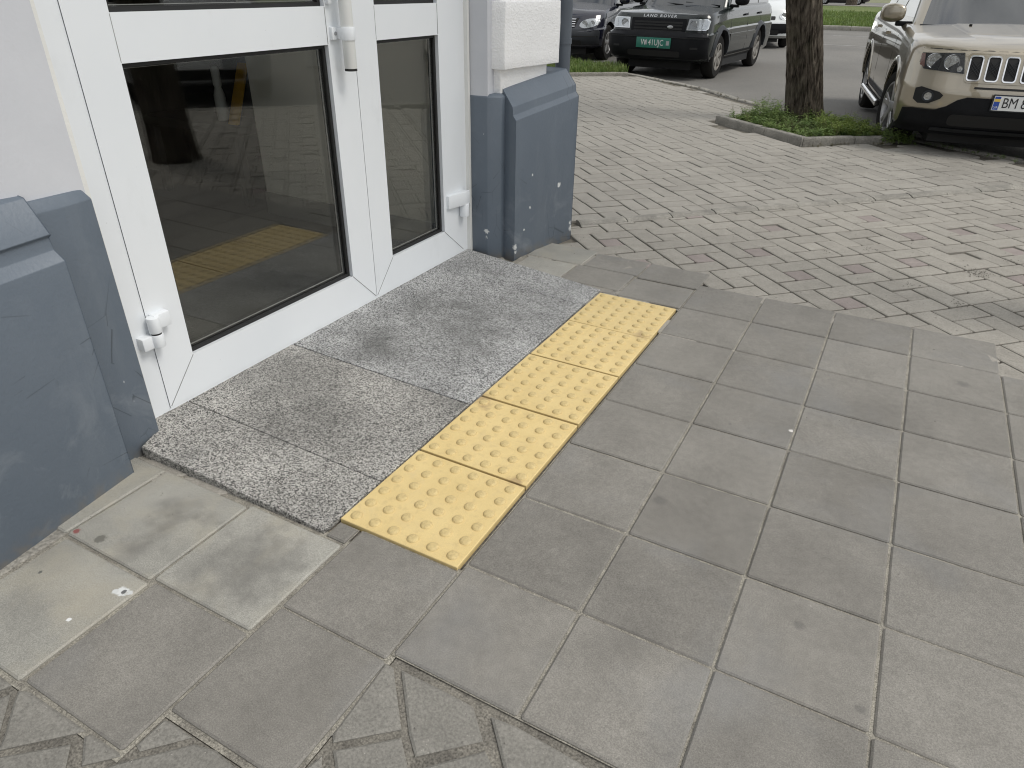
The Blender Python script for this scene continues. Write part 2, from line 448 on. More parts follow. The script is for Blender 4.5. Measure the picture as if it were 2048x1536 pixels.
    M['plastic_grey'] = surf('bumper_plastic_grey', (0.030, 0.033, 0.037), rough=0.5, spec=0.25)
    M['black'] = surf('black_void', (0.006, 0.006, 0.006), rough=0.7)
    M['seam'] = surf('seam_dark', (0.010, 0.010, 0.010), rough=0.8)
    M['tyre'] = surf('tyre_rubber', (0.014, 0.0135, 0.013), (0.022, 0.021, 0.0195), 8.0, 0.2, 90.0, 0.85, spec=0.15)
    M['rim'] = surf('rim_alloy', (0.42, 0.42, 0.42), (0.36, 0.355, 0.35), 6.0, rough=0.36, metal=0.85)
    M['rim_dirty'] = surf('rim_alloy_dusty', (0.30, 0.285, 0.26), (0.20, 0.185, 0.165), 7.0, rough=0.5, metal=0.5)
    M['chrome'] = surf('chrome', (0.75, 0.75, 0.76), rough=0.12, metal=1.0)
    M['reflector'] = surf('lamp_reflector', (0.50, 0.51, 0.52), rough=0.16, metal=0.95, bump=0.3, bscale=30.0, bdist=0.008)
    M['amber'] = surf('amber_lens', (0.13, 0.035, 0.015), rough=0.2, coat=1.0)
    M['car_glass'] = surf('car_window', (0.010, 0.013, 0.014), rough=0.02, spec=0.8, coat=1.0, coat_ior=1.55, crough=0.0)
    M['plate_white'] = surf('plate_white', (0.74, 0.75, 0.74), rough=0.4)
    M['plate_green'] = surf('plate_green', (0.02, 0.16, 0.115), rough=0.45)
    M['plate_blue'] = surf('plate_blue', (0.02, 0.07, 0.36), rough=0.4)
    M['plate_yellow'] = surf('plate_flag_yellow', (0.72, 0.52, 0.10), rough=0.4)
    M['ink'] = surf('plate_ink', (0.012, 0.012, 0.014), rough=0.5)
    M['ink_white'] = surf('plate_ink_white', (0.62, 0.65, 0.63), rough=0.5)
    M['letter_silver'] = surf('letter_silver', (0.42, 0.43, 0.44), rough=0.35, metal=0.6)

    # --- bark and leaves
    m, nt, b = new_mat('bark')
    t = NT(nt)
    v = t.mapped((1.0, 1.0, 0.22))
    col = t.ramp(t.noise(26.0, 6, 0.65, v), ((0.34, (0.016, 0.013, 0.010)), (0.50, (0.075, 0.062, 0.049)), (0.70, (0.165, 0.142, 0.114))))
    col = t.mix(t.ramp(t.noise(5.0, 3), ((0.5, 0.0), (0.72, 0.35))), col, (0.075, 0.075, 0.045))
    link(nt, col, b.inputs['Base Color'])
    b.inputs['Roughness'].default_value = 0.92
    b.inputs['Specular IOR Level'].default_value = 0.15
    t.bump(b, t.noise(40.0, 5, 0.7, v), 0.9, 0.02)
    M['bark'] = m

    def leaf(name, a, b_, sc=30.0):
        m, nt, b = new_mat(name)
        t = NT(nt)
        col = t.mix(t.ramp(t.noise(sc, 2), ((0.35, 0.0), (0.65, 1.0))), a, b_)
        col = t.mix(1.0, col, t.ramp(t.noise(sc * 0.12, 2), ((0.3, 0.75), (0.7, 1.25))), 'MULTIPLY')
        link(nt, col, b.inputs['Base Color'])
        b.inputs['Roughness'].default_value = 0.6
        tl = nt.nodes.new('ShaderNodeBsdfTranslucent')
        link(nt, col, tl.inputs['Color'])
        mx = nt.nodes.new('ShaderNodeMixShader')
        mx.inputs[0].default_value = 0.3
        link(nt, b.outputs[0], mx.inputs[1])
        link(nt, tl.outputs[0], mx.inputs[2])
        link(nt, mx.outputs[0], nt.nodes['Material Output'].inputs['Surface'])
        return m
    M['weed'] = leaf('weed_leaf', (0.115, 0.185, 0.05), (0.20, 0.27, 0.08), 12.0)
    M['weed_lime'] = leaf('weed_leaf_lime', (0.17, 0.25, 0.05), (0.26, 0.32, 0.075), 12.0)
    M['weed_dry'] = leaf('weed_dry', (0.10, 0.095, 0.05), (0.14, 0.12, 0.06))
    M['grass'] = leaf('grass_blade', (0.10, 0.165, 0.035), (0.17, 0.22, 0.06), 6.0)
    M['crown'] = leaf('crown_leaf', (0.040, 0.085, 0.018), (0.075, 0.13, 0.028), 2.0)


make_materials()


# ------------------------------------------------------------------ mesh helpers
def tag(o, label=None, cat=None, group=None, kind=None):
    if label: o['label'] = label
    if cat: o['category'] = cat
    if group: o['group'] = group
    if kind: o['kind'] = kind
    return o


def finish(me, angle=35):
    if angle is not None:
        me.polygons.foreach_set('use_smooth', [True] * len(me.polygons))
        me.set_sharp_from_angle(angle=R(angle))
    me.update()


def obj(name, me, mat=None, parent=None, ploc=None):
    o = bpy.data.objects.new(name, me)
    COL.objects.link(o)
    if mat is not None and len(me.materials) == 0:
        me.materials.append(MAT[mat] if isinstance(mat, str) else mat)
    if parent is not None:
        o.parent = parent
        if ploc is not None:
            o.matrix_parent_inverse = Matrix.Translation(ploc).inverted()
    return o


def empty(name, loc=(0, 0, 0), rz=0.0):
    o = bpy.data.objects.new(name, None)
    COL.objects.link(o)
    o.location = loc
    o.rotation_euler = (0, 0, rz)
    o.empty_display_size = 0.1
    return o


class MB:
    def __init__(s, sc=1.0):
        s.v, s.f, s.sc = [], [], sc
    def add(s, vs, fs):
        n = len(s.v)
        s.v += [(a * s.sc, b * s.sc, c * s.sc) for a, b, c in vs]
        s.f += [tuple(i + n for i in f) for f in fs]
    def box(s, x0, x1, y0, y1, z0, z1):
        s.add([(x0, y0, z0), (x1, y0, z0), (x1, y1, z0), (x0, y1, z0), (x0, y0, z1), (x1, y0, z1), (x1, y1, z1), (x0, y1, z1)],
              [(0, 3, 2, 1), (4, 5, 6, 7), (0, 1, 5, 4), (1, 2, 6, 5), (2, 3, 7, 6), (3, 0, 4, 7)])
    def prism(s, poly, z0, z1, ch=0.0, chd=None):
        """vertical prism (ccw poly) with an optional chamfer on the top edge; z1 may be a function of x, y"""
        n = len(poly)
        zt = z1 if callable(z1) else (lambda x, y: z1)
        chd = ch if chd is None else chd
        vs = [(x, y, z0) for x, y in poly]
        if ch > 0:
            ins = inset(poly, ch)
            vs += [(x, y, zt(x, y) - chd) for x, y in poly] + [(x, y, zt(x, y)) for x, y in ins]
            k = 3
        else:
            vs += [(x, y, zt(x, y)) for x, y in poly]
            k = 2
        fs = [tuple(range(n - 1, -1, -1)), tuple(range((k - 1) * n, k * n))]
        for l in range(k - 1):
            for i in range(n):
                j = (i + 1) % n
                fs.append((l * n + i, l * n + j, (l + 1) * n + j, (l + 1) * n + i))
        s.add(vs, fs)
    def tube(s, p0, p1, r0, r1=None, n=16, caps=True):
        r1 = r0 if r1 is None else r1
        p0, p1 = Vector(p0), Vector(p1)
        d = (p1 - p0).normalized()
        a = d.orthogonal().normalized()
        b = d.cross(a)
        vs = []
        for p, r in ((p0, r0), (p1, r1)):
            for i in range(n):
                t = 2 * math.pi * i / n
                vs.append(tuple(p + a * (r * math.cos(t)) + b * (r * math.sin(t))))
        fs = [(i, (i + 1) % n, n + (i + 1) % n, n + i) for i in range(n)]
        if caps:
            fs += [tuple(range(n - 1, -1, -1)), tuple(range(n, 2 * n))]
        s.add(vs, fs)
    def lathe(s, prof, n=24, c=(0, 0, 0), axis='z', sgn=1, close=True):
        """prof: list of (radius, height along the axis)"""
        vs, fs = [], []
        for r, h in prof:
            for i in range(n):
                t = 2 * math.pi * i / n
                a, b = r * math.cos(t), r * math.sin(t)
                if axis == 'z': p = (a, b, h * sgn)
                elif axis == 'y': p = (a, h * sgn, b)
                else: p = (h * sgn, a, b)
                vs.append((p[0] + c[0], p[1] + c[1], p[2] + c[2]))
        for k in range(len(prof) - 1):
            for i in range(n):
                j = (i + 1) % n
                fs.append((k * n + i, k * n + j, (k + 1) * n + j, (k + 1) * n + i))
        if close == 'loop':
            l = len(prof) - 1
            fs += [(l * n + i, l * n + (i + 1) % n, (i + 1) % n, i) for i in range(n)]
        elif close:
            fs += [tuple(range(n)), tuple(range((len(prof) - 1) * n, len(prof) * n))]
        s.add(vs, fs)
    def mesh(s, name, angle=35, bevel=0.0, seg=2, fix=True):
        me = bpy.data.meshes.new(name)
        me.from_pydata(s.v, [], s.f)
        if fix or bevel:
            bm = bmesh.new()
            bm.from_mesh(me)
            if bevel:
                ed = [e for e in bm.edges if len(e.link_faces) == 2 and e.calc_face_angle(0) > R(25)]
                bmesh.ops.bevel(bm, geom=ed, offset=bevel, segments=seg, affect='EDGES', profile=0.5, clamp_overlap=True)
            bmesh.ops.recalc_face_normals(bm, faces=bm.faces)
            bm.to_mesh(me)
            bm.free()
        finish(me, angle)
        return me
    def build(s, name, mat, parent=None, ploc=None, **kw):
        return obj(name, s.mesh(name, **kw), mat, parent, ploc)


def inset(poly, d):
    n = len(poly)
    out = []
    for i in range(n):
        p0, p1, p2 = Vector(poly[i - 1]), Vector(poly[i]), Vector(poly[(i + 1) % n])
        a, b = (p1 - p0).normalized(), (p2 - p1).normalized()
        na, nb = Vector((-a.y, a.x)), Vector((-b.y, b.x))
        m = na + nb
        if m.length < 1e-6:
            m = na
        else:
            m = m / max(0.35, m.dot(na))
        out.append(tuple(p1 + m * d))
    return out


def ccw(poly):
    a = sum(poly[i][0] * poly[(i + 1) % len(poly)][1] - poly[(i + 1) % len(poly)][0] * poly[i][1] for i in range(len(poly)))
    return list(poly) if a > 0 else list(reversed(poly))


def clip(poly, nx, ny, c):
    """keep the side nx*x + ny*y <= c"""
    out = []
    for i in range(len(poly)):
        p, q = poly[i], poly[(i + 1) % len(poly)]
        a, b = nx * p[0] + ny * p[1] - c, nx * q[0] + ny * q[1] - c
        if a <= 0: out.append(p)
        if (a < 0 < b) or (b < 0 < a):
            t = a / (a - b)
            out.append((p[0] + (q[0] - p[0]) * t, p[1] + (q[1] - p[1]) * t))
    return out


def area(poly):
    return abs(sum(poly[i][0] * poly[(i + 1) % len(poly)][1] - poly[(i + 1) % len(poly)][0] * poly[i][1] for i in range(len(poly)))) / 2


def inside(p, poly):
    r = False
    for i in range(len(poly)):
        a, b = poly[i - 1], poly[i]
        if (a[1] > p[1]) != (b[1] > p[1]) and p[0] < (b[0] - a[0]) * (p[1] - a[1]) / (b[1] - a[1]) + a[0]:
            r = not r
    return r


def wobble(me, amp, sc, cuts=0, keepz=False):
    """uneven hand-made surface: optional subdivision, then noise displacement"""
    bm = bmesh.new()
    bm.from_mesh(me)
    if cuts:
        bmesh.ops.subdivide_edges(bm, edges=bm.edges[:], cuts=cuts, use_grid_fill=True)
    for v in bm.verts:
        n = noise.noise_vector(v.co * sc)
        n2 = noise.noise_vector(v.co * sc * 4.3) * 0.35
        d = (n + n2) * amp
        if keepz: d.z = 0
        v.co += d
    bm.to_mesh(me)
    bm.free()
    finish(me, 50)


def text_mesh(name, body, size, mat, parent, mtx, extrude=0.0015, spacing=1.0, xs=1.0, bold=0.0):
    cu = bpy.data.curves.new(name, 'FONT')
    cu.body = body
    cu.size = size
    cu.extrude = extrude
    cu.offset = bold
    cu.space_character = spacing
    cu.align_x = 'CENTER'
    cu.align_y = 'CENTER'
    cu.resolution_u = 3
    t = bpy.data.objects.new(name, cu)
    COL.objects.link(t)
    dg = bpy.context.evaluated_depsgraph_get()
    me = bpy.data.meshes.new_from_object(t.evaluated_get(dg))
    bpy.data.objects.remove(t)
    me.transform(Matrix.Diagonal((xs, 1, 1, 1)))
    me.transform(mtx)
    me.materials.clear()
    return obj(name, me, mat, parent)


ROADZ = -0.09

# ------------------------------------------------------------------ ground, road, pavement beds
g = MB()
g.add([(-900, -900, -0.32), (900, -900, -0.32), (900, 900, -0.32), (-900, 900, -0.32)], [(0, 1, 2, 3)])
ground = tag(g.build('ground', 'ground'), kind='structure')

g = MB()
g.add([(-60, -40, ROADZ), (60, -40, ROADZ), (60, 75, ROADZ), (-60, 75, ROADZ)], [(0, 1, 2, 3)])
road = tag(g.build('road', 'asphalt'), kind='structure')
for (x0, x1, y0, dy, w) in ((-9, 6.0, 21.9, 0.055, 0.13), (-2.2, 1.4, 26.6, 0.10, 0.13)):
    g = MB()
    g.add([(x0, y0 + x0 * dy, ROADZ + 0.004), (x1, y0 + x1 * dy, ROADZ + 0.004), (x1, y0 + w + x1 * dy, ROADZ + 0.004), (x0, y0 + w + x0 * dy, ROADZ + 0.004)], [(0, 1, 2, 3)])
    g.build('road_marking', 'line_paint', road)

KERB = [(-7.6, 13.2), (-5.2, 12.55), (-3.73, 11.78), (-2.27, 10.72), (-1.41, 9.74), (-0.55, 8.98), (0.35, 8.28), (1.225, 7.62), (1.85, 7.22), (3.2, 6.05), (4.6, 4.55), (6.2, 2.3), (7.2, -1.0), (7.4, -6.0)]
BA = R(46.0)                                  # paving direction
E1 = (math.cos(BA), math.sin(BA))             # along the kerb band
E2 = (math.sin(BA), -math.cos(BA))            # across it, towards the street side
B0 = (-1.06, 3.13)                            # a point on the far edge of the flush kerb band
def sdist(p):                                  # > 0 : near side of the band
    return (p[0] - B0[0]) * E2[0] + (p[1] - B0[1]) * E2[1]

foot_poly = [(-7.6, 3.2), (-1.5, 3.2), (-1.5, 3.0), B0, (B0[0] + 4.5 * E1[0], B0[1] + 4.5 * E1[1])]
BE = foot_poly[-1]
fp = [(-7.6, 3.3), (-1.2, 3.0), (B0[0] + 0.05 * E2[0], B0[1] + 0.05 * E2[1]), (BE[0] + 0.05 * E2[0], BE[1] + 0.05 * E2[1])]
far_k = [p for p in KERB if sdist(p) < 0]
near_k = [p for p in KERB if sdist(p) >= 0]
footway_poly = [(-7.6, 3.0), (-1.3, 2.95), (B0[0], B0[1]), BE] + list(reversed(far_k))
pav_poly = [(-1.6, -7.0), (7.3, -7.0)] + list(reversed(near_k)) + [BE, (B0[0], B0[1]), (-1.3, 2.95), (-1.6, 2.6)]
g = MB(K)
g.prism(ccw(pav_poly), -0.13, -0.022)
pavement = tag(g.build('pavement', 'bed', angle=None), kind='structure')
g = MB(K)
g.prism(ccw(footway_poly), -0.13, -0.0222)
footway = tag(g.build('footway', 'bed', angle=None), kind='structure')

# ------------------------------------------------------------------ slabs
J = 0.0038                                     # half joint
SX, SY = 0.350, 0.3444
slabs = []                                     # (x0, x1, y0, y1, material)
for c in range(0, 8):
    for r in range(-9, 7):
        if r < -1 and c < 3: continue
        if c >= 4 and r > 5: continue
        slabs.append((SX * c, SX * (c + 1), SY * r, SY * (r + 1), 'slab'))
slabs += [(-0.346, 0.0, -0.365, -0.031, 'slab'), (-0.346, 0.004, -0.712, -0.366, 'slab'),
          (-0.718, -0.352, -0.466, -0.108, 'slab_old'), (-1.093, -0.719, -0.476, -0.122, 'slab_old'),
          (-1.072, -0.706, -0.832, -0.480, 'slab_old'), (-0.703, -0.348, -0.824, -0.468, 'slab'),
          (-1.47, -1.093, -0.478, -0.125, 'slab_old'),
          (-0.345, 0.0, 2.045, 2.328, 'slab'), (-0.337, 0.012, 2.338, 2.598, 'slab'),
          (-0.702, -0.350, 2.098, 2.360, 'slab'), (-0.676, -0.340, 2.365, 2.605, 'slab'),
          (-1.02, -0.707, 2.098, 2.356, 'slab_old'), (-1.04, -0.681, 2.362, 2.635, 'slab_old'),
          (-0.429, -0.352, 2.045, 2.088, 'slab'), (-0.429, -0.354, -0.105, -0.034, 'slab')]
reg_mesh = None
fill = MB(K)
for i, (x0, x1, y0, y1, m) in enumerate(slabs):
    cx, cy, hx, hy = (x0 + x1) / 2, (y0 + y1) / 2, (x1 - x0) / 2 - J, (y1 - y0) / 2 - J
    regular = abs(x1 - x0 - SX) < 1e-4 and abs(y1 - y0 - SY) < 1e-4 and m == 'slab'
    if regular and reg_mesh:
        me = reg_mesh
    else:
        b = MB(K)
        q = 0.0055
        poly = [(-hx + q, -hy), (hx - q, -hy), (hx, -hy + q), (hx, hy - q), (hx - q, hy), (-hx + q, hy), (-hx, hy - q), (-hx, -hy + q)]
        if min(hx, hy) < 0.05:
            poly = [(-hx, -hy), (hx, -hy), (hx, hy), (-hx, hy)]
        b.prism(poly, -0.018, 0.0, 0.0048, 0.0042)
        me = b.mesh('slab', angle=25)
        if regular: reg_mesh = me
    o = obj('slab', me, m, pavement)
    o.location = ((cx + random.uniform(-.0012, .0012)) * K, (cy + random.uniform(-.0012, .0012)) * K, random.uniform(-0.0014, 0.0008))
    o.rotation_euler = (R(random.uniform(-.16, .16)), R(random.uniform(-.16, .16)), R(random.uniform(-.22, .22)))
    zf = -0.0062 - 0.00002 * i
    e = J + 0.0003
    fill.add([(x0 - e + J, y0 - e + J, zf), (x1 + e - J, y0 - e + J, zf), (x1 + e - J, y1 + e - J, zf), (x0 - e + J, y1 + e - J, zf)], [(0, 1, 2, 3)])
for (x0, x1, y0, y1) in ((-1.25, -0.34, -0.842, -0.084), (-0.3398, 0.012, -0.722, -0.02), (-1.06, -0.34, 2.10, 2.64), (-0.3398, 0.014, 2.03, 2.605), (-0.44, -0.3402, 2.03, 2.0998)):
    fill.add([(x0, y0, -0.0090), (x1, y0, -0.0090), (x1, y1, -0.0090), (x0, y1, -0.0090)], [(0, 1, 2, 3)])
fill.build('joint_filler', 'sand', pavement, angle=None)
# cement strip between the wall base and the first slabs
b = MB(K)
b.prism(ccw([(-1.30, -2.2), (-1.085, -2.2), (-1.083, -0.83), (-1.098, -0.47), (-1.10, -0.118), (-1.24, -0.112), (-1.30, -0.12)]), -0.02, lambda x, y: -0.003 + 0.003 * math.sin(y * 19), 0.004)
b.build('mortar_strip', 'cement', pavement)

BLD = [(-8, 2.92), (-1.0, 2.92), (-1.0, 2.2), (-1.35, 2.2), (-1.35, -0.05), (-1.2, -0.15), (-1.1, -8), (-8, -8)]


def in_slabs(p):
    return any(x0 < p[0] < x1 and y0 < p[1] < y1 for x0, x1, y0, y1, _ in slabs) or (-1.36 < p[0] < -0.01 and -0.1 < p[1] < 2.05)


# ------------------------------------------------------------------ brick fields
A = 0.1343                                     # brick module
GAP = 0.0052
_brick_cache = {}


def piece_mesh(w, h, key):
    if key not in _brick_cache:
        rr = random.Random(key)
        b = MB(K)
        hw, hh = w / 2 - GAP, h / 2 - GAP
        j = lambda: rr.uniform(-.0022, .0022)
        q = 0.006
        poly = []
        for sx, sy in ((-1, -1), (1, -1), (1, 1), (-1, 1)):
            dx, dy = j(), j()
            px_, py_ = sx * hw + dx, sy * hh + dy
            a_ = (px_ - sx * q, py_), (px_, py_ - sy * q)
            poly += [a_[1], a_[0]] if sx * sy > 0 and False else ([a_[0], a_[1]] if sx * sy < 0 else [a_[1], a_[0]])
        b.prism(ccw(poly), -0.02, 0.0, 0.006, 0.0035)
        _brick_cache[key] = b.mesh('brick', angle=25)
    return _brick_cache[key]


def to_world(p, q, o):
    return (o[0] + p * E1[0] + q * E2[0], o[1] + p * E1[1] + q * E2[1])


# perspective weight of a ground point, used only to decide which bricks are large in view
def weight(x, y):
    d = Vector((x * K, y * K, 0)) - CAMP
    z = d.dot(_f)
    if z < 0.3: return 0.0
    u, v = d.dot(_R) / z, d.dot(_U) / z
    if abs(u) > 0.78 or abs(v) > 0.60: return 0.0
    return 1.0 / z ** 3


def lay_brick(name, parent, p, q, w, h, o, mat, z, key, poly=None):
    if poly is None:
        me = piece_mesh(w, h, key)
        ob = obj(name, me.copy() if False else me, None, parent)
        c = to_world(p + w / 2, q + h / 2, o)
        ob.location = (c[0] * K, c[1] * K, z)
        ob.rotation_euler = (R(random.uniform(-.7, .7)), R(random.uniform(-.7, .7)), math.atan2(E1[1], E1[0]) + R(random.uniform(-.8, .8)))
    else:
        b = MB(K)
        c = (sum(v[0] for v in poly) / len(poly), sum(v[1] for v in poly) / len(poly))
        b.prism([(v[0] - c[0], v[1] - c[1]) for v in inset(ccw(poly), GAP)], -0.02, 0.0, 0.005, 0.003)
        ob = obj(name, b.mesh('brick', angle=25), None, parent)
        ob.location = (c[0] * K, c[1] * K, z)
    if len(ob.data.materials) == 0:
        ob.data.materials.append(MAT['brick'])
    ob.material_slots[0].link = 'OBJECT'
    ob.material_slots[0].material = MAT[mat]
    return ob


# near field: pinwheels around a reddish half brick
O1 = (0.171, 2.86)
near = []
for i in range(-14, 16):
    for j in range(-16, 14):
        p0, q0 = i * 3 * A, j * 3 * A
        for (dp, dq, w, h, red) in ((0, 0, A, 2 * A, 0), (A, 0, 2 * A, A, 0), (0, 2 * A, 2 * A, A, 0), (2 * A, A, A, 2 * A, 0), (A, A, A, A, 1)):
            p, q = p0 + dp, q0 + dq
            cs = [to_world(p, q, O1), to_world(p + w, q, O1), to_world(p + w, q + h, O1), to_world(p, q + h, O1)]
            ce = to_world(p + w / 2, q + h / 2, O1)
            if ce[1] < -0.2 and ce[0] < 1.8: continue
            if ce[0] > 5.2 or ce[1] < -4: continue
            if not inside(ce, pav_poly) and sdist(ce) > 0.1: continue
            if inside(ce, BLD) or sdist(ce) < -0.12: continue
            if all(in_slabs(v) for v in cs + [ce]): continue
            sd = [sdist(v) for v in cs]
            poly = None
            if min(sd) < 0.092:
                poly = clip(ccw(cs), -E2[0], -E2[1], -(0.092 + B0[0] * E2[0] + B0[1] * E2[1]))
                if len(poly) < 3 or area(poly) < 0.0012: continue
            near.append((weight(*ce), p, q, w, h, red, poly))
near.sort(key=lambda t: -t[0])
HOLE = (1.365, 3.42)
rest = MB(K)
for n, (wt, p, q, w, h, red, poly) in enumerate(near):
    c = to_world(p + w / 2, q + h / 2, O1)
    if math.hypot(c[0] - HOLE[0], c[1] - HOLE[1]) < 0.06: continue
    z = -0.0030 + random.uniform(-0.0022, 0.0012)
    if red and random.random() < 0.3: z -= random.uniform(0.003, 0.010)
    mat = 'brick_red' if red and random.random() < 0.42 else 'brick'
    if n < 285 and wt > 0:
        lay_brick('brick', pavement, p, q, w, h, O1, mat, z, 'n%d_%d_%d' % (w > A * 1.5, h > A * 1.5, n % 4), poly)
    else:
        cs = poly or [to_world(p, q, O1), to_world(p + w, q, O1), to_world(p + w, q + h, O1), to_world(p, q + h, O1)]
        rest.prism(inset(ccw(cs), GAP), -0.02, z / K, 0.005, 0.003)
tag(rest.build('brick_field', 'brick', pavement, angle=25), kind='stuff')

# cut bricks along the near edge of the slabs
CUT = {'A': [(-0.003, -0.367), (0.028, -0.369), (0.142, -0.491), (0.026, -0.592), (0.010, -0.575)],
       'B': [(0.038, -0.364), (0.167, -0.36), (0.247, -0.361), (0.313, -0.425), (0.2, -0.531), (0.155, -0.493)],
       'C': [(0.288, -0.366), (0.358, -0.358), (0.468, -0.362), (0.583, -0.368), (0.70, -0.375), (0.56, -0.62), (0.418, -0.505)],
       'D': [(0.033, -0.601), (0.148, -0.501), (0.203, -0.551), (0.249, -0.599), (0.145, -0.70)],
       'E': [(0.216, -0.545), (0.323, -0.438), (0.364, -0.468), (0.45, -0.56), (0.34, -0.66)],
       'F': [(0.008, -0.667), (0.024, -0.613), (0.049, -0.644), (0.12, -0.715), (0.07, -0.78)],
       'G': [(-0.811, -0.836), (-0.712, -0.839), (-0.723, -0.862), (-0.79, -0.93), (-0.88, -0.84)],
       'I': [(-0.718, -0.882), (-0.699, -0.851), (-0.610, -0.928), (-0.56, -0.985), (-0.66, -1.06), (-0.77, -0.93)],
       'H': [(-0.693, -0.843), (-0.666, -0.829), (-0.456, -0.825), (-0.468, -0.841), (-0.582, -0.952), (-0.606, -0.924), (-0.674, -0.864)],
       'J': [(-0.574, -0.96), (-0.462, -0.859), (-0.38, -0.935), (-0.49, -1.05)],
       'K': [(-0.456, -0.841), (-0.446, -0.825), (-0.355, -0.822), (-0.338, -0.828), (-0.396, -0.886)],
       'L': [(-0.340, -0.800), (-0.340, -0.727), (-0.321, -0.721), (-0.241, -0.723), (-0.318, -0.807)],
       'M': [(-0.386, -0.894), (-0.333, -0.832), (-0.233, -0.732), (-0.18, -0.719), (-0.101, -0.727), (0.0, -0.69), (0.02, -0.76), (-0.22, -1.04)],
       'N': [(0.46, -0.575), (0.56, -0.62), (0.72, -0.385), (0.95, -0.375), (0.66, -0.70)]}
for k_, pl in CUT.items():
    b = MB(K)
    c = (sum(v[0] for v in pl) / len(pl), sum(v[1] for v in pl) / len(pl))
    b.prism([(v[0] - c[0], v[1] - c[1]) for v in inset(ccw(pl), 0.0035)], -0.02, 0.0, 0.006, 0.004)
    o = obj('brick', b.mesh('brick', angle=25), 'brick_dark', pavement)
    o.location = (c[0] * K, c[1] * K, -0.0035 + random.uniform(-.002, .001))
    o.rotation_euler = (R(random.uniform(-.9, .9)), R(random.uniform(-.9, .9)), 0)
# regular bricks further towards the viewer's feet, out of frame
rest = MB(K)
for i in range(-12, 12):
    for j in range(-2, 16):
        p, q = i * 2 * A, j * A
        c = to_world(p, q, (-0.1, -0.9))
        if -3.5 < c[1] < -0.88 and -1.0 < c[0] < 1.04 and not (c[1] > -1.05 and c[0] < 0.0) and c[1] < -0.86 - 0.0 * c[0]:
            cs = [to_world(p + a_ * (A - GAP) * 1.0, q + b_ * (A / 2 - GAP), (-0.1, -0.9)) for a_, b_ in ((-1, -1), (1, -1), (1, 1), (-1, 1))]
            rest.prism(ccw(cs), -0.02, -0.005, 0.005, 0.003)
tag(rest.build('brick_field', 'brick_dark', pavement, angle=25), kind='stuff')
b = MB(K)
b.prism(ccw([(-1.0, -1.15), (1.4, -1.15), (1.4, -0.30), (0.013, -0.30), (0.013, -0.723), (-0.36, -0.723), (-0.36, -0.843), (-1.0, -0.843)]), -0.02, -0.0115)
b.build('joint_filler', 'joint_dark', pavement, angle=None)

# far field: basket weave
O2 = (-1.01, 3.774)
pit = [(-1.26, 7.67), (-0.134, 6.755), (0.711, 7.45), (-0.42, 8.75)]
far = []
kin = [(x - 0.085, y - 0.115) for x, y in KERB]
fpoly = [(-7.6, 3.0), (-1.3, 2.95), B0, BE] + list(reversed([p for p in kin if sdist(p) < 0.1]))
for i in range(-22, 24):
    for j in range(-44, 12):
        p0, q0 = i * 2 * A, j * 2 * A
        prs = ((0, 0, 2 * A, A), (0, A, 2 * A, A)) if (i + j) % 2 else ((0, 0, A, 2 * A), (A, 0, A, 2 * A))
        for (dp, dq, w, h) in prs:
            p, q = p0 + dp, q0 + dq
            cs = [to_world(p, q, O2), to_world(p + w, q, O2), to_world(p + w, q + h, O2), to_world(p, q + h, O2)]
            ce = to_world(p + w / 2, q + h / 2, O2)
            if ce[0] < -6.5 or sdist(ce) > 0.05: continue
            if inside(ce, BLD) or (ce[0] < -2.2 and ce[1] < 3.3 - (ce[0] + 2.2) * 0.75): continue
            if inside(ce, pit) or any(inside(v, pit) for v in cs): continue
            if not all(inside(v, fpoly) for v in cs if sdist(v) < -0.02): continue
            poly = None
            if max(sdist(v) for v in cs) > 0.0:
                poly = clip(ccw(cs), E2[0], E2[1], B0[0] * E2[0] + B0[1] * E2[1] - 0.004)
                if len(poly) < 3 or area(poly) < 0.0012: continue
            far.append((weight(*ce), p, q, w, h, poly))
far.sort(key=lambda t: -t[0])
rest = MB(K)
for n, (wt, p, q, w, h, poly) in enumerate(far):
    z = 0.0 + random.uniform(-0.0022, 0.0016)
    if n < 300 and wt > 0:
        lay_brick('brick', footway, p, q, w, h, O2, 'brick_far', z, 'f%d_%d' % (w > A * 1.5, n % 5), poly)
    else:
        cs = poly or [to_world(p, q, O2), to_world(p + w, q, O2), to_world(p + w, q + h, O2), to_world(p, q + h, O2)]
        rest.prism(inset(ccw(cs), GAP * 0.95), -0.02, z / K, 0.005, 0.003)
tag(rest.build('brick_field', 'brick_far', footway, angle=25), kind='stuff')

# flush kerb band between the two brick fields
for i in range(13):
    L = 0.352
    b = MB(K)
    s0, s1 = i * L + 0.004, (i + 1) * L - 0.004
    prof = [(0.0, -0.05), (0.0, 0.007), (0.010, 0.011), (0.050, 0.010), (0.075, 0.002), (0.088, -0.006), (0.088, -0.05)]
    vs = []
    for s_ in (s0, s1):
        for q, z in prof:
            x, y = B0[0] + s_ * E1[0] + q * E2[0], B0[1] + s_ * E1[1] + q * E2[1]
            vs.append((x, y, z))
    n = len(prof)
    fs = [tuple(range(n)), tuple(range(2 * n - 1, n - 1, -1))] + [(k, (k + 1) % n, n + (k + 1) % n, n + k) for k in range(n)]
    b.add(vs, fs)
    me = b.mesh('kerb_stone', angle=30)
    wobble(me, 0.0028, 9.0, 3)
    o = obj('kerb_stone', me, 'cement', footway)
    o.location = (0, 0, random.uniform(-0.003, 0.002))

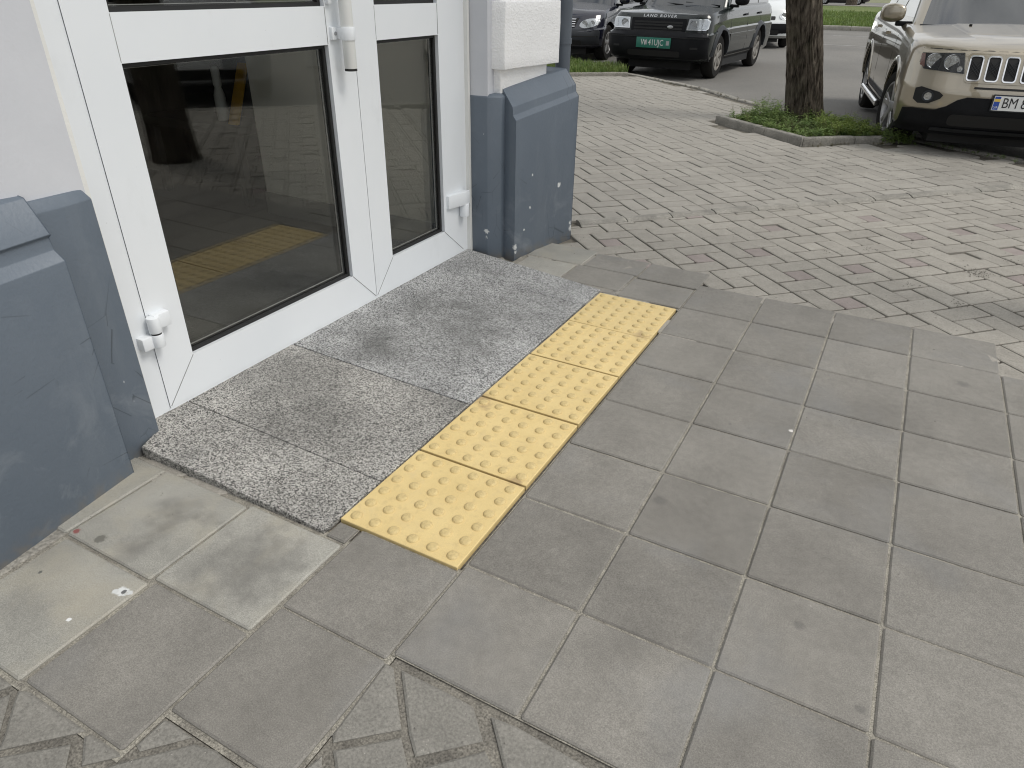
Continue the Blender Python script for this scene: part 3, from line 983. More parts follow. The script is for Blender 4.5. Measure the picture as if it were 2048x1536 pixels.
# street kerb
def along(line, step):
    out, acc = [], 0.0
    for a, b in zip(line, line[1:]):
        L = math.hypot(b[0] - a[0], b[1] - a[1])
        n = max(1, round(L / step))
        for i in range(n):
            t0, t1 = i / n, (i + 1) / n
            out.append(((a[0] + (b[0] - a[0]) * t0, a[1] + (b[1] - a[1]) * t0), (a[0] + (b[0] - a[0]) * t1, a[1] + (b[1] - a[1]) * t1)))
    return out
for a, b_ in along(KERB, 0.75):
    d = Vector((b_[0] - a[0], b_[1] - a[1])).normalized()
    nrm = Vector((-d.y, d.x))
    if nrm.dot(Vector((a[0], a[1] - 4))) > 0: nrm = -nrm
    p0, p1 = Vector(a) + d * 0.006, Vector(b_) - d * 0.006
    poly = ccw([tuple(p0 - nrm * 0.02), tuple(p1 - nrm * 0.02), tuple(p1 + nrm * 0.095), tuple(p0 + nrm * 0.095)])
    m = MB(K)
    m.prism(poly, -0.14, 0.006, 0.012, 0.010)
    me = m.mesh('kerb_stone')
    wobble(me, 0.008, 5.0, 3)
    obj('kerb_stone', me, 'kerb', footway if sdist(a) < 0 else pavement)

# ------------------------------------------------------------------ granite threshold
def gz(x, y): return 0.004 + max(0.0, min(1.0, (-0.437 - x) / 0.86)) * 0.034
gl = (-0.9 * K, 1.0 * K, 0)
step = empty('granite_step', gl)
tag(step, 'speckled grey granite step in front of the white double door', 'step')
G = 0.0016
b = MB(K); b.prism(ccw([(-1.225, -0.103), (-0.444, -0.092), (-0.444, 2.06), (-1.34, 2.14), (-1.34, -0.02)]), -0.05, lambda x, y: gz(x, y) - 0.010)
b.build('mortar_base', 'cement', step, gl, angle=None)
for pl, m in (([(-1.232, -0.108), (-0.438, -0.097), (-0.438, 0.175 - G), (-1.345, 0.170 - G), (-1.345, -0.018), (-1.268, -0.022)], 'granite_warm'),
              ([(-1.345, 0.170 + G), (-0.438, 0.175 + G), (-0.438, 0.726 - G * 1.6), (-1.345, 0.718 - G * 1.6)], 'granite_warm'),
              ([(-1.345, 0.718 + G * 1.6), (-0.438, 0.726 + G * 1.6), (-0.438, 1.826 - G), (-1.345, 1.808 - G)], 'granite_cool'),
              ([(-1.345, 1.808 + G), (-0.438, 1.826 + G), (-0.438, 2.062), (-1.345, 2.17)], 'granite_cool')):
    b = MB(K); b.prism(ccw(pl), -0.012, gz, 0.0025, 0.0018)
    b.build('granite_slab', m, step, gl)

# ------------------------------------------------------------------ tactile strip
tl = (-0.22 * K, 1.0 * K, 0)
strip = empty('tactile_strip', tl)
tag(strip, 'row of five yellow tactile paving tiles with round studs before the door', 'tactile paving')
st = MB(K)
st.lathe([(0.0195, -0.001), (0.0188, 0.0014), (0.0160, 0.0046), (0.0125, 0.0064), (0.0090, 0.0069), (0.004, 0.0070)], 16)
stud_me = st.mesh('stud', angle=55)
stud_me.materials.append(MAT['stud'])
ys = [-0.028, 0.386, 0.806, 1.222, 1.627, 2.026]
for i in range(5):
    y0, y1 = ys[i] + (0.0 if i == 0 else 0.0052 if i < 4 else 0.002), ys[i + 1] - (0.0052 if i < 3 else 0.0015)
    x0, x1 = -0.432 + 0.0012 * i, -0.013
    cx, cy = (x0 + x1) / 2, (y0 + y1) / 2
    b = MB(K)
    hx, hy = (x1 - x0) / 2, (y1 - y0) / 2
    b.prism([(-hx, -hy), (hx, -hy), (hx, hy), (-hx, hy)], -0.02, 0.0, 0.0022, 0.0016)
    t = obj('tile', b.mesh('tile', angle=25), 'tactile', strip, tl)
    tz = (0.0026, 0.0018, 0.0024, 0.0020, 0.0022)[i]
    t.location = (cx * K, cy * K, tz)
    t.rotation_euler = (R(random.uniform(-.12, .12)), R(random.uniform(-.12, .12)), R(random.uniform(-.25, .25)))
    for a in range(6):
        for c in range(6):
            s_ = bpy.data.objects.new('stud', stud_me)
            COL.objects.link(s_)
            s_.parent = t
            s_.location = ((-hx + (a + 0.5) * 2 * hx / 6) * K, (-hy + (c + 0.5) * 2 * hy / 6) * K, 0)
            s_.rotation_euler = (0, 0, random.uniform(0, 6))

#PART2
# ------------------------------------------------------------------ building
bl = (-1.3 * K, 1.0 * K, 0)
bld = empty('corner_building', bl)
tag(bld, 'white plastered corner building with blue-grey painted plinth', 'building')


def wallbox(name, mat, x0, x1, y0, y1, z0, z1, cuts=0, amp=0.0, sc=4.0, bev=0.0):
    b = MB(K)
    b.box(x0, x1, y0, y1, z0, z1)
    me = b.mesh(name, bevel=bev * K)
    if amp: wobble(me, amp, sc, cuts)
    return obj(name, me, mat, bld, bl)


wallbox('wall', 'plaster', -1.75, -1.272, -2.2, -0.020, 0.86, 3.2, 11, 0.0035, 2.2)
wallbox('wall', 'plaster', -1.75, -1.272, -2.2, -0.0205, 3.2005, 11.0)
wallbox('wall', 'plaster', -1.75, -1.272, -8.0, -2.2005, 0.86, 11.0)
wallbox('wall', 'plaster', -1.75, -1.262, -0.021, 2.192, 2.45, 11.0)
wallbox('wall', 'plaster', -1.75, -1.212, 2.193, 2.300, 3.0005, 11.0)
wallbox('wall', 'plaster', -1.75, -1.212, 2.193, 2.300, 0.86, 3.0, 9, 0.0022, 4.0)
wallbox('wall', 'plaster', -1.75, -1.245, 2.301, 2.93, 0.86, 11.0)
wallbox('wall', 'plaster', -9.0, -1.751, 2.55, 2.90, 0.0, 11.0)
wallbox('wall', 'plaster', -1.75, -1.352, 2.193, 2.92, -0.03, 0.859)


def plinth_panel(name, base, prof, z_in, side_cap=True):
    """base: ground polyline of the face; prof: list of (inward depth, z at start, z at end)"""
    (ax, ay), (bx, by) = base
    d = Vector((bx - ax, by - ay)).normalized()
    inn = Vector((-d.y, d.x))
    if inn.x > 0: inn = -inn
    m = MB(K)
    vs = []
    NS = 9
    for k in range(NS):
        t = k / (NS - 1)
        for dep, za, zb in prof:
            x, y = ax + (bx - ax) * t + inn.x * dep, ay + (by - ay) * t + inn.y * dep
            vs.append((x, y, za + (zb - za) * t))
    n = len(prof)
    fs = [tuple(range(n)), tuple(range(NS * n - 1, (NS - 1) * n - 1, -1))]
    for k in range(NS - 1):
        for i in range(n):
            j = (i + 1) % n
            fs.append((k * n + i, k * n + j, (k + 1) * n + j, (k + 1) * n + i))
    m.add(vs, fs)
    me = m.mesh(name, bevel=0.0025, seg=2)
    wobble(me, 0.0016, 6.0, 0)
    return obj(name, me, 'plinth', bld, bl)


# recessed layers of the plinth
b = MB(K)
b.prism(ccw([(-1.352, -0.014), (-1.262, -0.014), (-1.245, -0.10), (-1.245, -0.35), (-1.20, -8.0), (-1.352, -8.0)]), -0.05, 0.885, 0.016, 0.03)
me = b.mesh('plinth', bevel=0.003)
obj('plinth', me, 'plinth', bld, bl)
b = MB(K)
b.prism(ccw([(-1.352, 2.190), (-1.212, 2.186), (-1.190, 2.200), (-1.150, 2.236), (-1.150, 2.45), (-1.150, 2.86), (-1.352, 2.90)]), -0.05, 0.902, 0.018, 0.014)
me = b.mesh('plinth', bevel=0.004)
obj('plinth', me, 'plinth', bld, bl)
# projecting panels with stepped and sloped caps
plinth_panel('plinth_panel', ((-0.90, -2.10), (-1.176, -0.188)),
             [(0.0, -0.05, -0.05), (0.0, 0.73, 0.735), (0.030, 0.757, 0.762), (0.034, 0.797, 0.797), (0.024, 0.806, 0.806), (0.080, 0.905, 0.90), (0.13, 0.93, 0.912), (0.30, 0.93, 0.912), (0.30, -0.05, -0.05)], 0)
plinth_panel('plinth_panel', ((-1.074, 2.258), (-0.957, 2.812)),
             [(0.0, -0.05, -0.05), (0.0, 0.772, 0.845), (0.022, 0.795, 0.868), (0.026, 0.838, 0.905), (0.098, 0.925, 0.985), (0.30, 0.935, 0.985), (0.30, -0.05, -0.05)], 0)


# rusticated quoin blocks and the neck behind them
def quoin(z0, z1, seed):
    m = MB(K)
    m.prism(ccw([(-1.138, 2.246), (-1.066, 2.752), (-1.26, 2.775), (-1.26, 2.236), (-1.205, 2.236)]), z0, z1)
    me = m.mesh('quoin_block', bevel=0.004, seg=2)
    wobble(me, 0.0042, 9.0 + seed, 5)
    return obj('quoin_block', me, 'quoin', bld, bl)


m = MB(K)
m.prism(ccw([(-1.170, 2.262), (-1.108, 2.688), (-1.26, 2.72), (-1.26, 2.262)]), 0.90, 10.9)
me = m.mesh('pilaster_neck', bevel=0.006)
wobble(me, 0.003, 6.0, 5)
obj('pilaster_neck', me, 'quoin', bld, bl)
for k in range(22):
    quoin(1.022 + k * 0.43, 1.335 + k * 0.43, k * 0.13)
# white reveal beside the door frame
wallbox('door_reveal', 'jamb', -1.42, -1.338, -0.030, 0.030, 0.03, 2.45, 6, 0.0018, 9.0)
wallbox('door_reveal', 'jamb', -1.42, -1.318, 2.168, 2.189, 0.03, 2.45, 6, 0.0018, 9.0)

# drain pipe on the far side of the pier
pl_ = (-1.13 * K, 3.02 * K, 0)
pp = empty('drain_pipe', pl_)
tag(pp, 'narrow blue-grey drain pipe behind the white corner pier', 'drain pipe')
b = MB(K); b.tube((-1.165, 3.02, 0.05), (-1.165, 3.02, 10.8), 0.045, n=20); b.build('pipe', 'pipe', pp, pl_)
b = MB(K); b.tube((-1.165, 3.02, 1.10), (-1.165, 3.02, 1.13), 0.049, n=20); b.box(-1.29, -1.165, 2.91, 3.02, 1.105, 1.125); b.build('bracket', 'pipe', pp, pl_)

# ------------------------------------------------------------------ double door
XD = -1.335
dl = (XD * K, 1.1 * K, 0.03)
door = empty('entrance_door', dl)
tag(door, 'white framed glazed double door above the granite step', 'door')


def bar(name, mat, parent, poly, x0, x1, bev=0.0022):
    """poly in (y, z), extruded from x0 (back) to x1 (front)"""
    m = MB(K)
    n = len(poly)
    vs = [(x0, y, z) for y, z in poly] + [(x1, y, z) for y, z in poly]
    fs = [tuple(range(n)), tuple(range(2 * n - 1, n - 1, -1))] + [(i, (i + 1) % n, n + (i + 1) % n, n + i) for i in range(n)]
    m.add(vs, fs)
    return obj(name, m.mesh(name, bevel=bev * K if bev else 0, seg=3), mat, parent, dl if parent is door else None)


fr = bar('frame', 'door', door, [(0.022, 0.030), (0.092, 0.030), (0.092, 2.44), (0.022, 2.44)], XD - 0.07, XD - 0.004)
bar('frame', 'door', door, [(2.122, 0.036), (2.176, 0.036), (2.176, 2.44), (2.122, 2.44)], XD - 0.07, XD - 0.004)
bar('frame', 'door', door, [(0.093, 2.385), (2.121, 2.385), (2.121, 2.44), (0.093, 2.44)], XD - 0.07, XD - 0.004)
bar('threshold', 'door', door, [(0.093, 0.024), (2.121, 0.024), (2.121, 0.046), (0.093, 0.046)], XD - 0.07, XD - 0.002, 0.002)


def leaf(y0, y1, ls, rs):
    zb, zt, z1, z2, z3 = 0.051, 2.38, 0.207, 1.194, 1.326
    e = 0.0020
    root = bar('door_leaf', 'door', door, [(y0, zb), (y0 + ls - e, z1 - 0.0), (y0 + ls - e, zt), (y0, zt)], XD - 0.066, XD)
    def sub(n, m, poly, x0, x1, bev=0.0022):
        o = bar(n, m, root, poly, x0, x1, bev)
        o.matrix_parent_inverse = Matrix.Translation(dl)          # leaf mesh is in scene coordinates already
        o.matrix_parent_inverse = Matrix.Identity(4)
        return o
    sub('stile', 'door', [(y1, zb), (y1, zt), (y1 - rs + e, zt), (y1 - rs + e, z1)], XD - 0.066, XD)
    sub('rail', 'door', [(y0 + e, zb - 0.0), (y1 - e, zb - 0.0), (y1 - rs - e, z1), (y0 + ls + e, z1)], XD - 0.066, XD - 0.0004)
    sub('rail', 'door', [(y0 + ls + e, z2), (y1 - rs - e, z2), (y1 - rs - e, z3), (y0 + ls + e, z3)], XD - 0.066, XD - 0.001)
    sub('rail', 'door', [(y0 + ls + e, 2.24), (y1 - rs - e, 2.24), (y1 - rs - e, zt), (y0 + ls + e, zt)], XD - 0.066, XD - 0.001)
    def seam(p, q_, w=0.0016):
        d = Vector((q_[0] - p[0], q_[1] - p[1])).normalized()
        n_ = Vector((-d.y, d.x)) * w
        sub('weld_seam', 'seam_grey', [(p[0] + n_.x, p[1] + n_.y), (p[0] - n_.x, p[1] - n_.y), (q_[0] - n_.x, q_[1] - n_.y), (q_[0] + n_.x, q_[1] + n_.y)], XD - 0.02, XD + 0.0006, 0)
    seam((y0 + 0.003, zb + 0.003), (y0 + ls, z1))
    seam((y1 - 0.003, zb + 0.003), (y1 - rs, z1))
    for yy in (y0 + ls, y1 - rs):
        seam((yy, z2 + 0.001), (yy, z3 - 0.001), 0.0010)
    for (a, b_) in ((z1, z2), (z3, 2.24)):
        ya, yb = y0 + ls, y1 - rs
        def ring(n, m, w, x0, x1, ins=0.0):
            q = MB(K)
            o_ = [(ya + ins, a + ins), (yb - ins, a + ins), (yb - ins, b_ - ins), (ya + ins, b_ - ins)]
            i_ = [(ya + ins + w, a + ins + w), (yb - ins - w, a + ins + w), (yb - ins - w, b_ - ins - w), (ya + ins + w, b_ - ins - w)]
            vs = [(x0, *p) for p in o_] + [(x0, *p) for p in i_] + [(x1, *p) for p in o_] + [(x1, *p) for p in i_]
            fs = []
            for k in range(4):
                l = (k + 1) % 4
                fs += [(k, l, 4 + l, 4 + k), (8 + k, 12 + k, 12 + l, 8 + l), (k, 8 + k, 8 + l, l), (4 + k, 4 + l, 12 + l, 12 + k)]
            q.add(vs, fs)
            o = obj(n, q.mesh(n, angle=None), m, root)
            return o
        ring('gasket', 'gasket', 0.014, XD - 0.0275, XD - 0.019, 0.001)
        ring('gasket', 'gasket', 0.010, XD - 0.058, XD - 0.050, 0.001)
        ring('spacer', 'spacer', 0.0185, XD - 0.046, XD - 0.040, 0.002)
        ring('spacer_seal', 'gasket', 0.0165, XD - 0.040, XD - 0.031, 0.002)
        for xx in (XD - 0.0285, XD - 0.0495):
            q = MB(K)
            q.box(xx - 0.0008, xx + 0.0008, ya + 0.0015, yb - 0.0015, a + 0.0015, b_ - 0.0015)
            obj('pane', q.mesh('pane', angle=None), 'pane', root)
    return root


leafL = leaf(0.0965, 1.2992, 0.138, 0.155)
leafR = leaf(1.3062, 2.1170, 0.145, 0.190)

def gap_shade(y0, y1):  # dark strip set into a door gap to deepen its shade
    q = MB(K)
    q.box(XD - 0.03, XD - 0.008, y0, y1, 0.052, 2.378)
    obj('gap_shade_strip', q.mesh('gap_shade_strip', angle=None), 'gasket', door, dl)
gap_shade(1.2990, 1.3065)
gap_shade(0.0915, 0.0965)
gap_shade(2.1175, 2.1225)
q = MB(K); q.box(XD - 0.06, XD - 0.010, 0.10, 2.115, 0.0445, 0.0525); obj('gap_shade_strip', q.mesh('gap_shade_strip', angle=None), 'gasket', door, dl)  # another dark strip, blackening the gap under the leaves
# pull handle, clamp and screw on the wide leaf
hx = XD + 0.056
q = MB(K); q.tube((hx, 1.203, 1.104), (hx, 1.203, 1.95), 0.0255, n=28); hd = obj('handle', q.mesh('handle', bevel=0.001), 'door_cream', leafL)
q = MB(K); q.tube((hx, 1.203, 1.095), (hx, 1.203, 1.105), 0.0252, n=28); obj('handle_cap', q.mesh('handle_cap'), 'gasket', leafL)
for zc in (1.232, 1.82):
    q = MB(K)
    q.tube((hx, 1.203, zc - 0.024), (hx, 1.203, zc + 0.024), 0.0295, n=28)
    q.box(XD - 0.001, hx - 0.01, 1.185, 1.222, zc - 0.020, zc + 0.020)
    obj('handle_bracket', q.mesh('handle_bracket', bevel=0.0012), 'door', leafL)
    q = MB(K)
    q.box(XD - 0.001, XD + 0.016, 1.158, 1.186, zc - 0.023, zc + 0.023)
    obj('bracket_plate', q.mesh('bracket_plate', bevel=0.002), 'door', leafL)
    q = MB(K); q.tube((XD + 0.015, 1.175, zc), (XD + 0.019, 1.175, zc), 0.007, n=12); obj('screw', q.mesh('screw'), 'metal', leafL)
q = MB(K); q.box(XD, XD + 0.018, 1.150, 1.172, 1.335, 1.60); obj('latch_plate', q.mesh('latch_plate', bevel=0.004), 'door', leafL)


# hinges
def hinge(y, z, side, n):
    q = MB(K)
    xb = XD + 0.026
    q.tube((xb, y, z + 0.003), (xb, y, z + 0.060), 0.0215, n=22)
    q.box(XD - 0.002, XD + 0.030, y + (0.004 if side > 0 else -0.064), y + (0.064 if side > 0 else -0.004), z + 0.010, z + 0.062)
    a = obj('hinge', q.mesh('hinge', bevel=0.003), 'door', door, dl)
    q = MB(K)
    q.tube((xb, y, z - 0.050), (xb, y, z - 0.003), 0.0215, n=22)
    q.box(XD - 0.012, XD + 0.028, y - (0.058 if side > 0 else -0.004), y + (0.006 if side > 0 else 0.040), z - 0.050, z - 0.004)
    obj('hinge', q.mesh('hinge', bevel=0.003), 'door', door, dl)
    q = MB(K); q.tube((xb, y, z - 0.004), (xb, y, z + 0.004), 0.0175, n=18); obj('hinge_washer', q.mesh('hinge_washer'), 'gasket', door, dl)


hinge(0.100, 0.358, 1, 0)
hinge(0.100, 2.05, 1, 0)
def hinge_r(y, z):
    q = MB(K)
    q.prism(ccw([(XD - 0.002, y - 0.150), (XD + 0.016, y - 0.150), (XD + 0.020, y - 0.118), (XD + 0.044, y - 0.03), (XD + 0.044, y + 0.022), (XD - 0.002, y + 0.022)]), z, z + 0.073)
    obj('hinge', q.mesh('hinge', bevel=0.003), 'door', door, dl)
    q = MB(K); q.tube((XD + 0.024, y - 0.008, z - 0.068), (XD + 0.024, y - 0.008, z + 0.002), 0.027, n=22)
    obj('hinge_barrel', q.mesh('hinge_barrel', bevel=0.002), 'door', door, dl)
hinge_r(2.105, 0.328)
hinge_r(2.105, 2.0)

# ------------------------------------------------------------------ interior behind the glass
def room(name, mat, x0, x1, y0, y1, z0, z1):
    b = MB(K); b.box(x0, x1, y0, y1, z0, z1)
    return tag(b.build(name, mat, angle=None), kind='structure')
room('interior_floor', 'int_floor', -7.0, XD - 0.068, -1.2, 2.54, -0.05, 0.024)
room('interior_ceiling', 'int_wall', -7.0, -1.755, -1.2, 2.54, 2.7, 2.8)
room('interior_wall', 'int_dark', -7.1, -7.0, -1.2, 2.54, 0.0, 2.7)  # back wall coloured dark to stand in for the unlit depth
room('interior_wall', 'int_wall', -7.0, -1.76, -1.3, -1.2, 0.0, 2.7)
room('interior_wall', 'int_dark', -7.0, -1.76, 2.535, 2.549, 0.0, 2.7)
pw = room('interior_partition', 'int_wall', -2.90, -1.44, 2.125, 2.30, 0.022, 2.69)
b = MB(K); b.box(-2.905, -1.44, 2.112, 2.124, 0.026, 0.175); obj('skirting', b.mesh('skirting', bevel=0.003), 'skirting', pw)
# dark bench with a leaning yellow board and white bottle, seen dimly through the glass
b = MB(K)
b.box(-4.05, -3.10, 2.14, 2.48, 0.50, 0.56)
for x_, y_ in ((-4.0, 2.18), (-3.15, 2.18), (-4.0, 2.44), (-3.15, 2.44)):
    b.box(x_ - 0.025, x_ + 0.025, y_ - 0.025, y_ + 0.025, 0.02, 0.50)
tag(b.build('bench', 'int_dark', bevel=0.004), 'dark low bench standing inside behind the door glass', 'bench')
b = MB(K)
c0, c1 = Vector((-3.22, 2.20, 0.56)), Vector((-3.28, 2.42, 0.92))
b.add([tuple(c0 + Vector((-.03, 0, 0))), tuple(c0 + Vector((.06, 0, 0))), tuple(c1 + Vector((.06, 0, 0))), tuple(c1 + Vector((-.03, 0, 0))),
       tuple(c0 + Vector((-.03, .02, 0))), tuple(c0 + Vector((.06, .02, 0))), tuple(c1 + Vector((.06, .02, 0))), tuple(c1 + Vector((-.03, .02, 0)))],
      [(0, 1, 2, 3), (7, 6, 5, 4), (0, 4, 5, 1), (1, 5, 6, 2), (2, 6, 7, 3), (3, 7, 4, 0)])
tag(b.build('yellow_board', 'sign_yellow', bevel=0.003), 'narrow yellow board leaning behind the door glass', 'board')
b = MB(K)
b.lathe([(0.035, 0.56), (0.038, 0.59), (0.038, 0.72), (0.022, 0.77), (0.028, 0.79), (0.028, 0.88), (0.015, 0.90)], 18, (-3.40, 2.30, 0))
tag(b.build('white_bottle', 'plate_white'), 'white bottle dimly seen inside behind the door glass', 'bottle')

#PART3
# ------------------------------------------------------------------ vehicles (real metres)
def lerp(a, b, t): return a + (b - a) * t
def pl(pts, x):
    if x <= pts[0][0]: return pts[0][1]
    for (a, b), (c, d) in zip(pts, pts[1:]):
        if x <= c:
            t = (x - a) / (c - a)
            return b + (d - b) * t
    return pts[-1][1]


class Shell:
    """body of a car; x runs backwards from the front, y to the image left, z up"""
    def __init__(s, L, zb, top, levels, n=2.6, ntop=0.9):
        s.L, s.zb, s.top, s.lv, s.n = L, zb, top, levels, n     # levels: (t, fx, hw, fd, rx)
    def par(s, t):
        lv = s.lv
        if t <= lv[0][0]: return lv[0][1:]
        for a, b in zip(lv, lv[1:]):
            if t <= b[0]:
                u = (t - a[0]) / (b[0] - a[0])
                return tuple(lerp(p, q, u) for p, q in zip(a[1:], b[1:]))
        return lv[-1][1:]
    def z(s, x, t):
        return s.zb + t * (pl(s.top, x) - s.zb)
    def tz(s, x, z):
        return max(0.0, min(1.0, (z - s.zb) / (pl(s.top, x) - s.zb)))
    def front(s, y, z):
        x = 0.1
        for _ in range(3):
            fx, hw, fd, rx = s.par(s.tz(max(0.0, x), z))
            a = min(abs(y) / hw, 0.9995)
            x = fx + fd * (1 - (1 - a ** s.n) ** (1 / s.n))
        return x
    def side(s, x, z):
        fx, hw, fd, rx = s.par(s.tz(x, z))
        return hw
    def ring(s, t, NC, NA, NS):
        fx, hw, fd, rx = s.par(t)
        y0 = 0.3 * hw
        pts = []
        for i in range(NC + 1):
            pts.append((None, lerp(y0, -y0, i / NC), 'f'))
        half = []
        for i in range(1, NA + 1):
            a = math.sin(lerp(math.asin(0.3), math.pi / 2, i / NA))
            half.append(a)
        def fx_(y):
            a = min(abs(y) / hw, 1.0)
            return fx + fd * (1 - max(0.0, 1 - a ** s.n) ** (1 / s.n))
        rd = fd * 0.7
        def rx_(y):
            a = min(abs(y) / hw, 1.0)
            return s.L - rx - rd * (1 - max(0.0, 1 - a ** s.n) ** (1 / s.n))
        out = [(fx_(p[1]), p[1]) for p in pts]
        out += [(fx_(a * hw), -a * hw) for a in half]
        xa, xb = fx + fd, s.L - rx - rd
        out += [(lerp(xa, xb, i / NS), -hw) for i in range(1, NS)]
        out += [(rx_(a * hw), -a * hw) for a in reversed(half)]
        out += [(rx_(y0), lerp(-y0, y0, i / NC)) for i in range(NC + 1)]
        out += [(rx_(a * hw), a * hw) for a in half]
        out += [(lerp(xb, xa, i / NS), hw) for i in range(1, NS)]
        out += [(fx_(a * hw), a * hw) for a in reversed(half)]
        return out
    def mesh(s, name, mat, NC=6, NA=9, NS=26, nl=14, crown=0.03):
        rows = []
        ts = sorted(set([l[0] for l in s.lv] + [i / nl for i in range(nl + 1)]))
        vs, fs = [], []
        for t in ts:
            r = s.ring(t, NC, NA, NS)
            vs += [(x, y, s.z(x, t)) for x, y in r]
        n = len(r)
        for k in range(len(ts) - 1):
            for i in range(n):
                j = (i + 1) % n
                fs.append((k * n + i, k * n + j, (k + 1) * n + j, (k + 1) * n + i))
        # top and bottom caps: rows across the car
        half = NA + NS - 1 + NA
        def cap(base, sign):
            prev = [base + i for i in range(NC, -1, -1)][::-1]      # front row, y from + to -
            for k in range(half):
                li = base + n - 1 - k
                ri = base + NC + 1 + k
                L_, R_ = vs[li], vs[ri]
                row = [li]
                for c in range(1, NC):
                    u = c / NC
                    x = lerp(L_[0], R_[0], u)
                    y = lerp(L_[1], R_[1], u)
                    z = L_[2] + (crown * (1 - (2 * u - 1) ** 2) * min(1.0, (abs(L_[1]) / 0.6)) ** 2 * min(1, max(0, (L_[0] - 0.05) / 0.35)) if sign > 0 else 0)
                    vs.append((x, y, z))
                    row.append(len(vs) - 1)
                row.append(ri)
                for c in range(NC):
                    fs.append((prev[c], prev[c + 1], row[c + 1], row[c]))
                prev = row
            last = [base + NC + 1 + half + c for c in range(NC + 1)][::-1]
            for c in range(NC):
                fs.append((prev[c], prev[c + 1], last[c + 1], last[c]))
        cap(0, -1)
        cap((len(ts) - 1) * n, 1)
        me = bpy.data.meshes.new(name)
        me.from_pydata(vs, [], fs)
        bm = bmesh.new(); bm.from_mesh(me)
        bmesh.ops.remove_doubles(bm, verts=bm.verts, dist=1e-5)
        bmesh.ops.recalc_face_normals(bm, faces=bm.faces)
        bm.to_mesh(me); bm.free()
        me.materials.append(MAT[mat])
        return me


def cut_arches(me, wheels, r, zc, hw_in, hw_out):
    """boolean the wheel arches out of the body"""
    m = MB()
    for x in wheels:
        for s_ in (-1, 1):
            m.tube((x, s_ * hw_in, zc), (x, s_ * hw_out, zc), r, n=40)
    cm = m.mesh('arch_cutter', angle=None)
    cm.materials.append(MAT['black'])
    a = bpy.data.objects.new('tmp_body', me)
    c = bpy.data.objects.new('tmp_cut', cm)
    COL.objects.link(a); COL.objects.link(c)
    md = a.modifiers.new('b', 'BOOLEAN')
    md.operation = 'DIFFERENCE'
    md.object = c
    md.solver = 'EXACT'
    md.material_mode = 'TRANSFER'
    dg = bpy.context.evaluated_depsgraph_get()
    out = bpy.data.meshes.new_from_object(a.evaluated_get(dg))
    bpy.data.objects.remove(a); bpy.data.objects.remove(c)
    finish(out, 32)
    return out


def patch(kind, fn, poly, off, sgn=1, grid=0.05, emb=0.004):
    """raised panel that follows the body. poly (y,z) on the front or (x,z) on the side"""
    bm = bmesh.new()
    vs = [bm.verts.new((p[0], 0, p[1])) for p in poly]
    bm.faces.new(vs)
    for ax in (0, 2):
        lo = min(p[0 if ax == 0 else 1] for p in poly); hi = max(p[0 if ax == 0 else 1] for p in poly)
        k = max(1, int((hi - lo) / grid))
        for i in range(1, k):
            co = [0, 0, 0]; co[ax] = lerp(lo, hi, i / k)
            no = [0, 0, 0]; no[ax] = 1
            bmesh.ops.bisect_plane(bm, geom=bm.verts[:] + bm.edges[:] + bm.faces[:], plane_co=co, plane_no=no)
    ret = bmesh.ops.extrude_face_region(bm, geom=bm.faces[:])
    newv = {v for v in ret['geom'] if isinstance(v, bmesh.types.BMVert)}
    for v in bm.verts:
        a, c = v.co.x, v.co.z
        d = off if v in newv else -emb
        if kind == 'front':
            v.co = (fn(a, c) - d, a, c)
        else:
            v.co = (a, sgn * (fn(a, c) + d), c)
    bmesh.ops.recalc_face_normals(bm, faces=bm.faces)
    me = bpy.data.meshes.new('patch')
    bm.to_mesh(me); bm.free()
    finish(me, 40)
    return me


def rrect(y0, y1, z0, z1, r, n=4):
    out = []
    for cx, cz, a0 in ((y1 - r, z1 - r, 0), (y0 + r, z1 - r, 90), (y0 + r, z0 + r, 180), (y1 - r, z0 + r, 270)):
        for i in range(n + 1):
            t = R(a0 + 90 * i / n)
            out.append((cx + r * math.cos(t), cz + r * math.sin(t)))
    return out


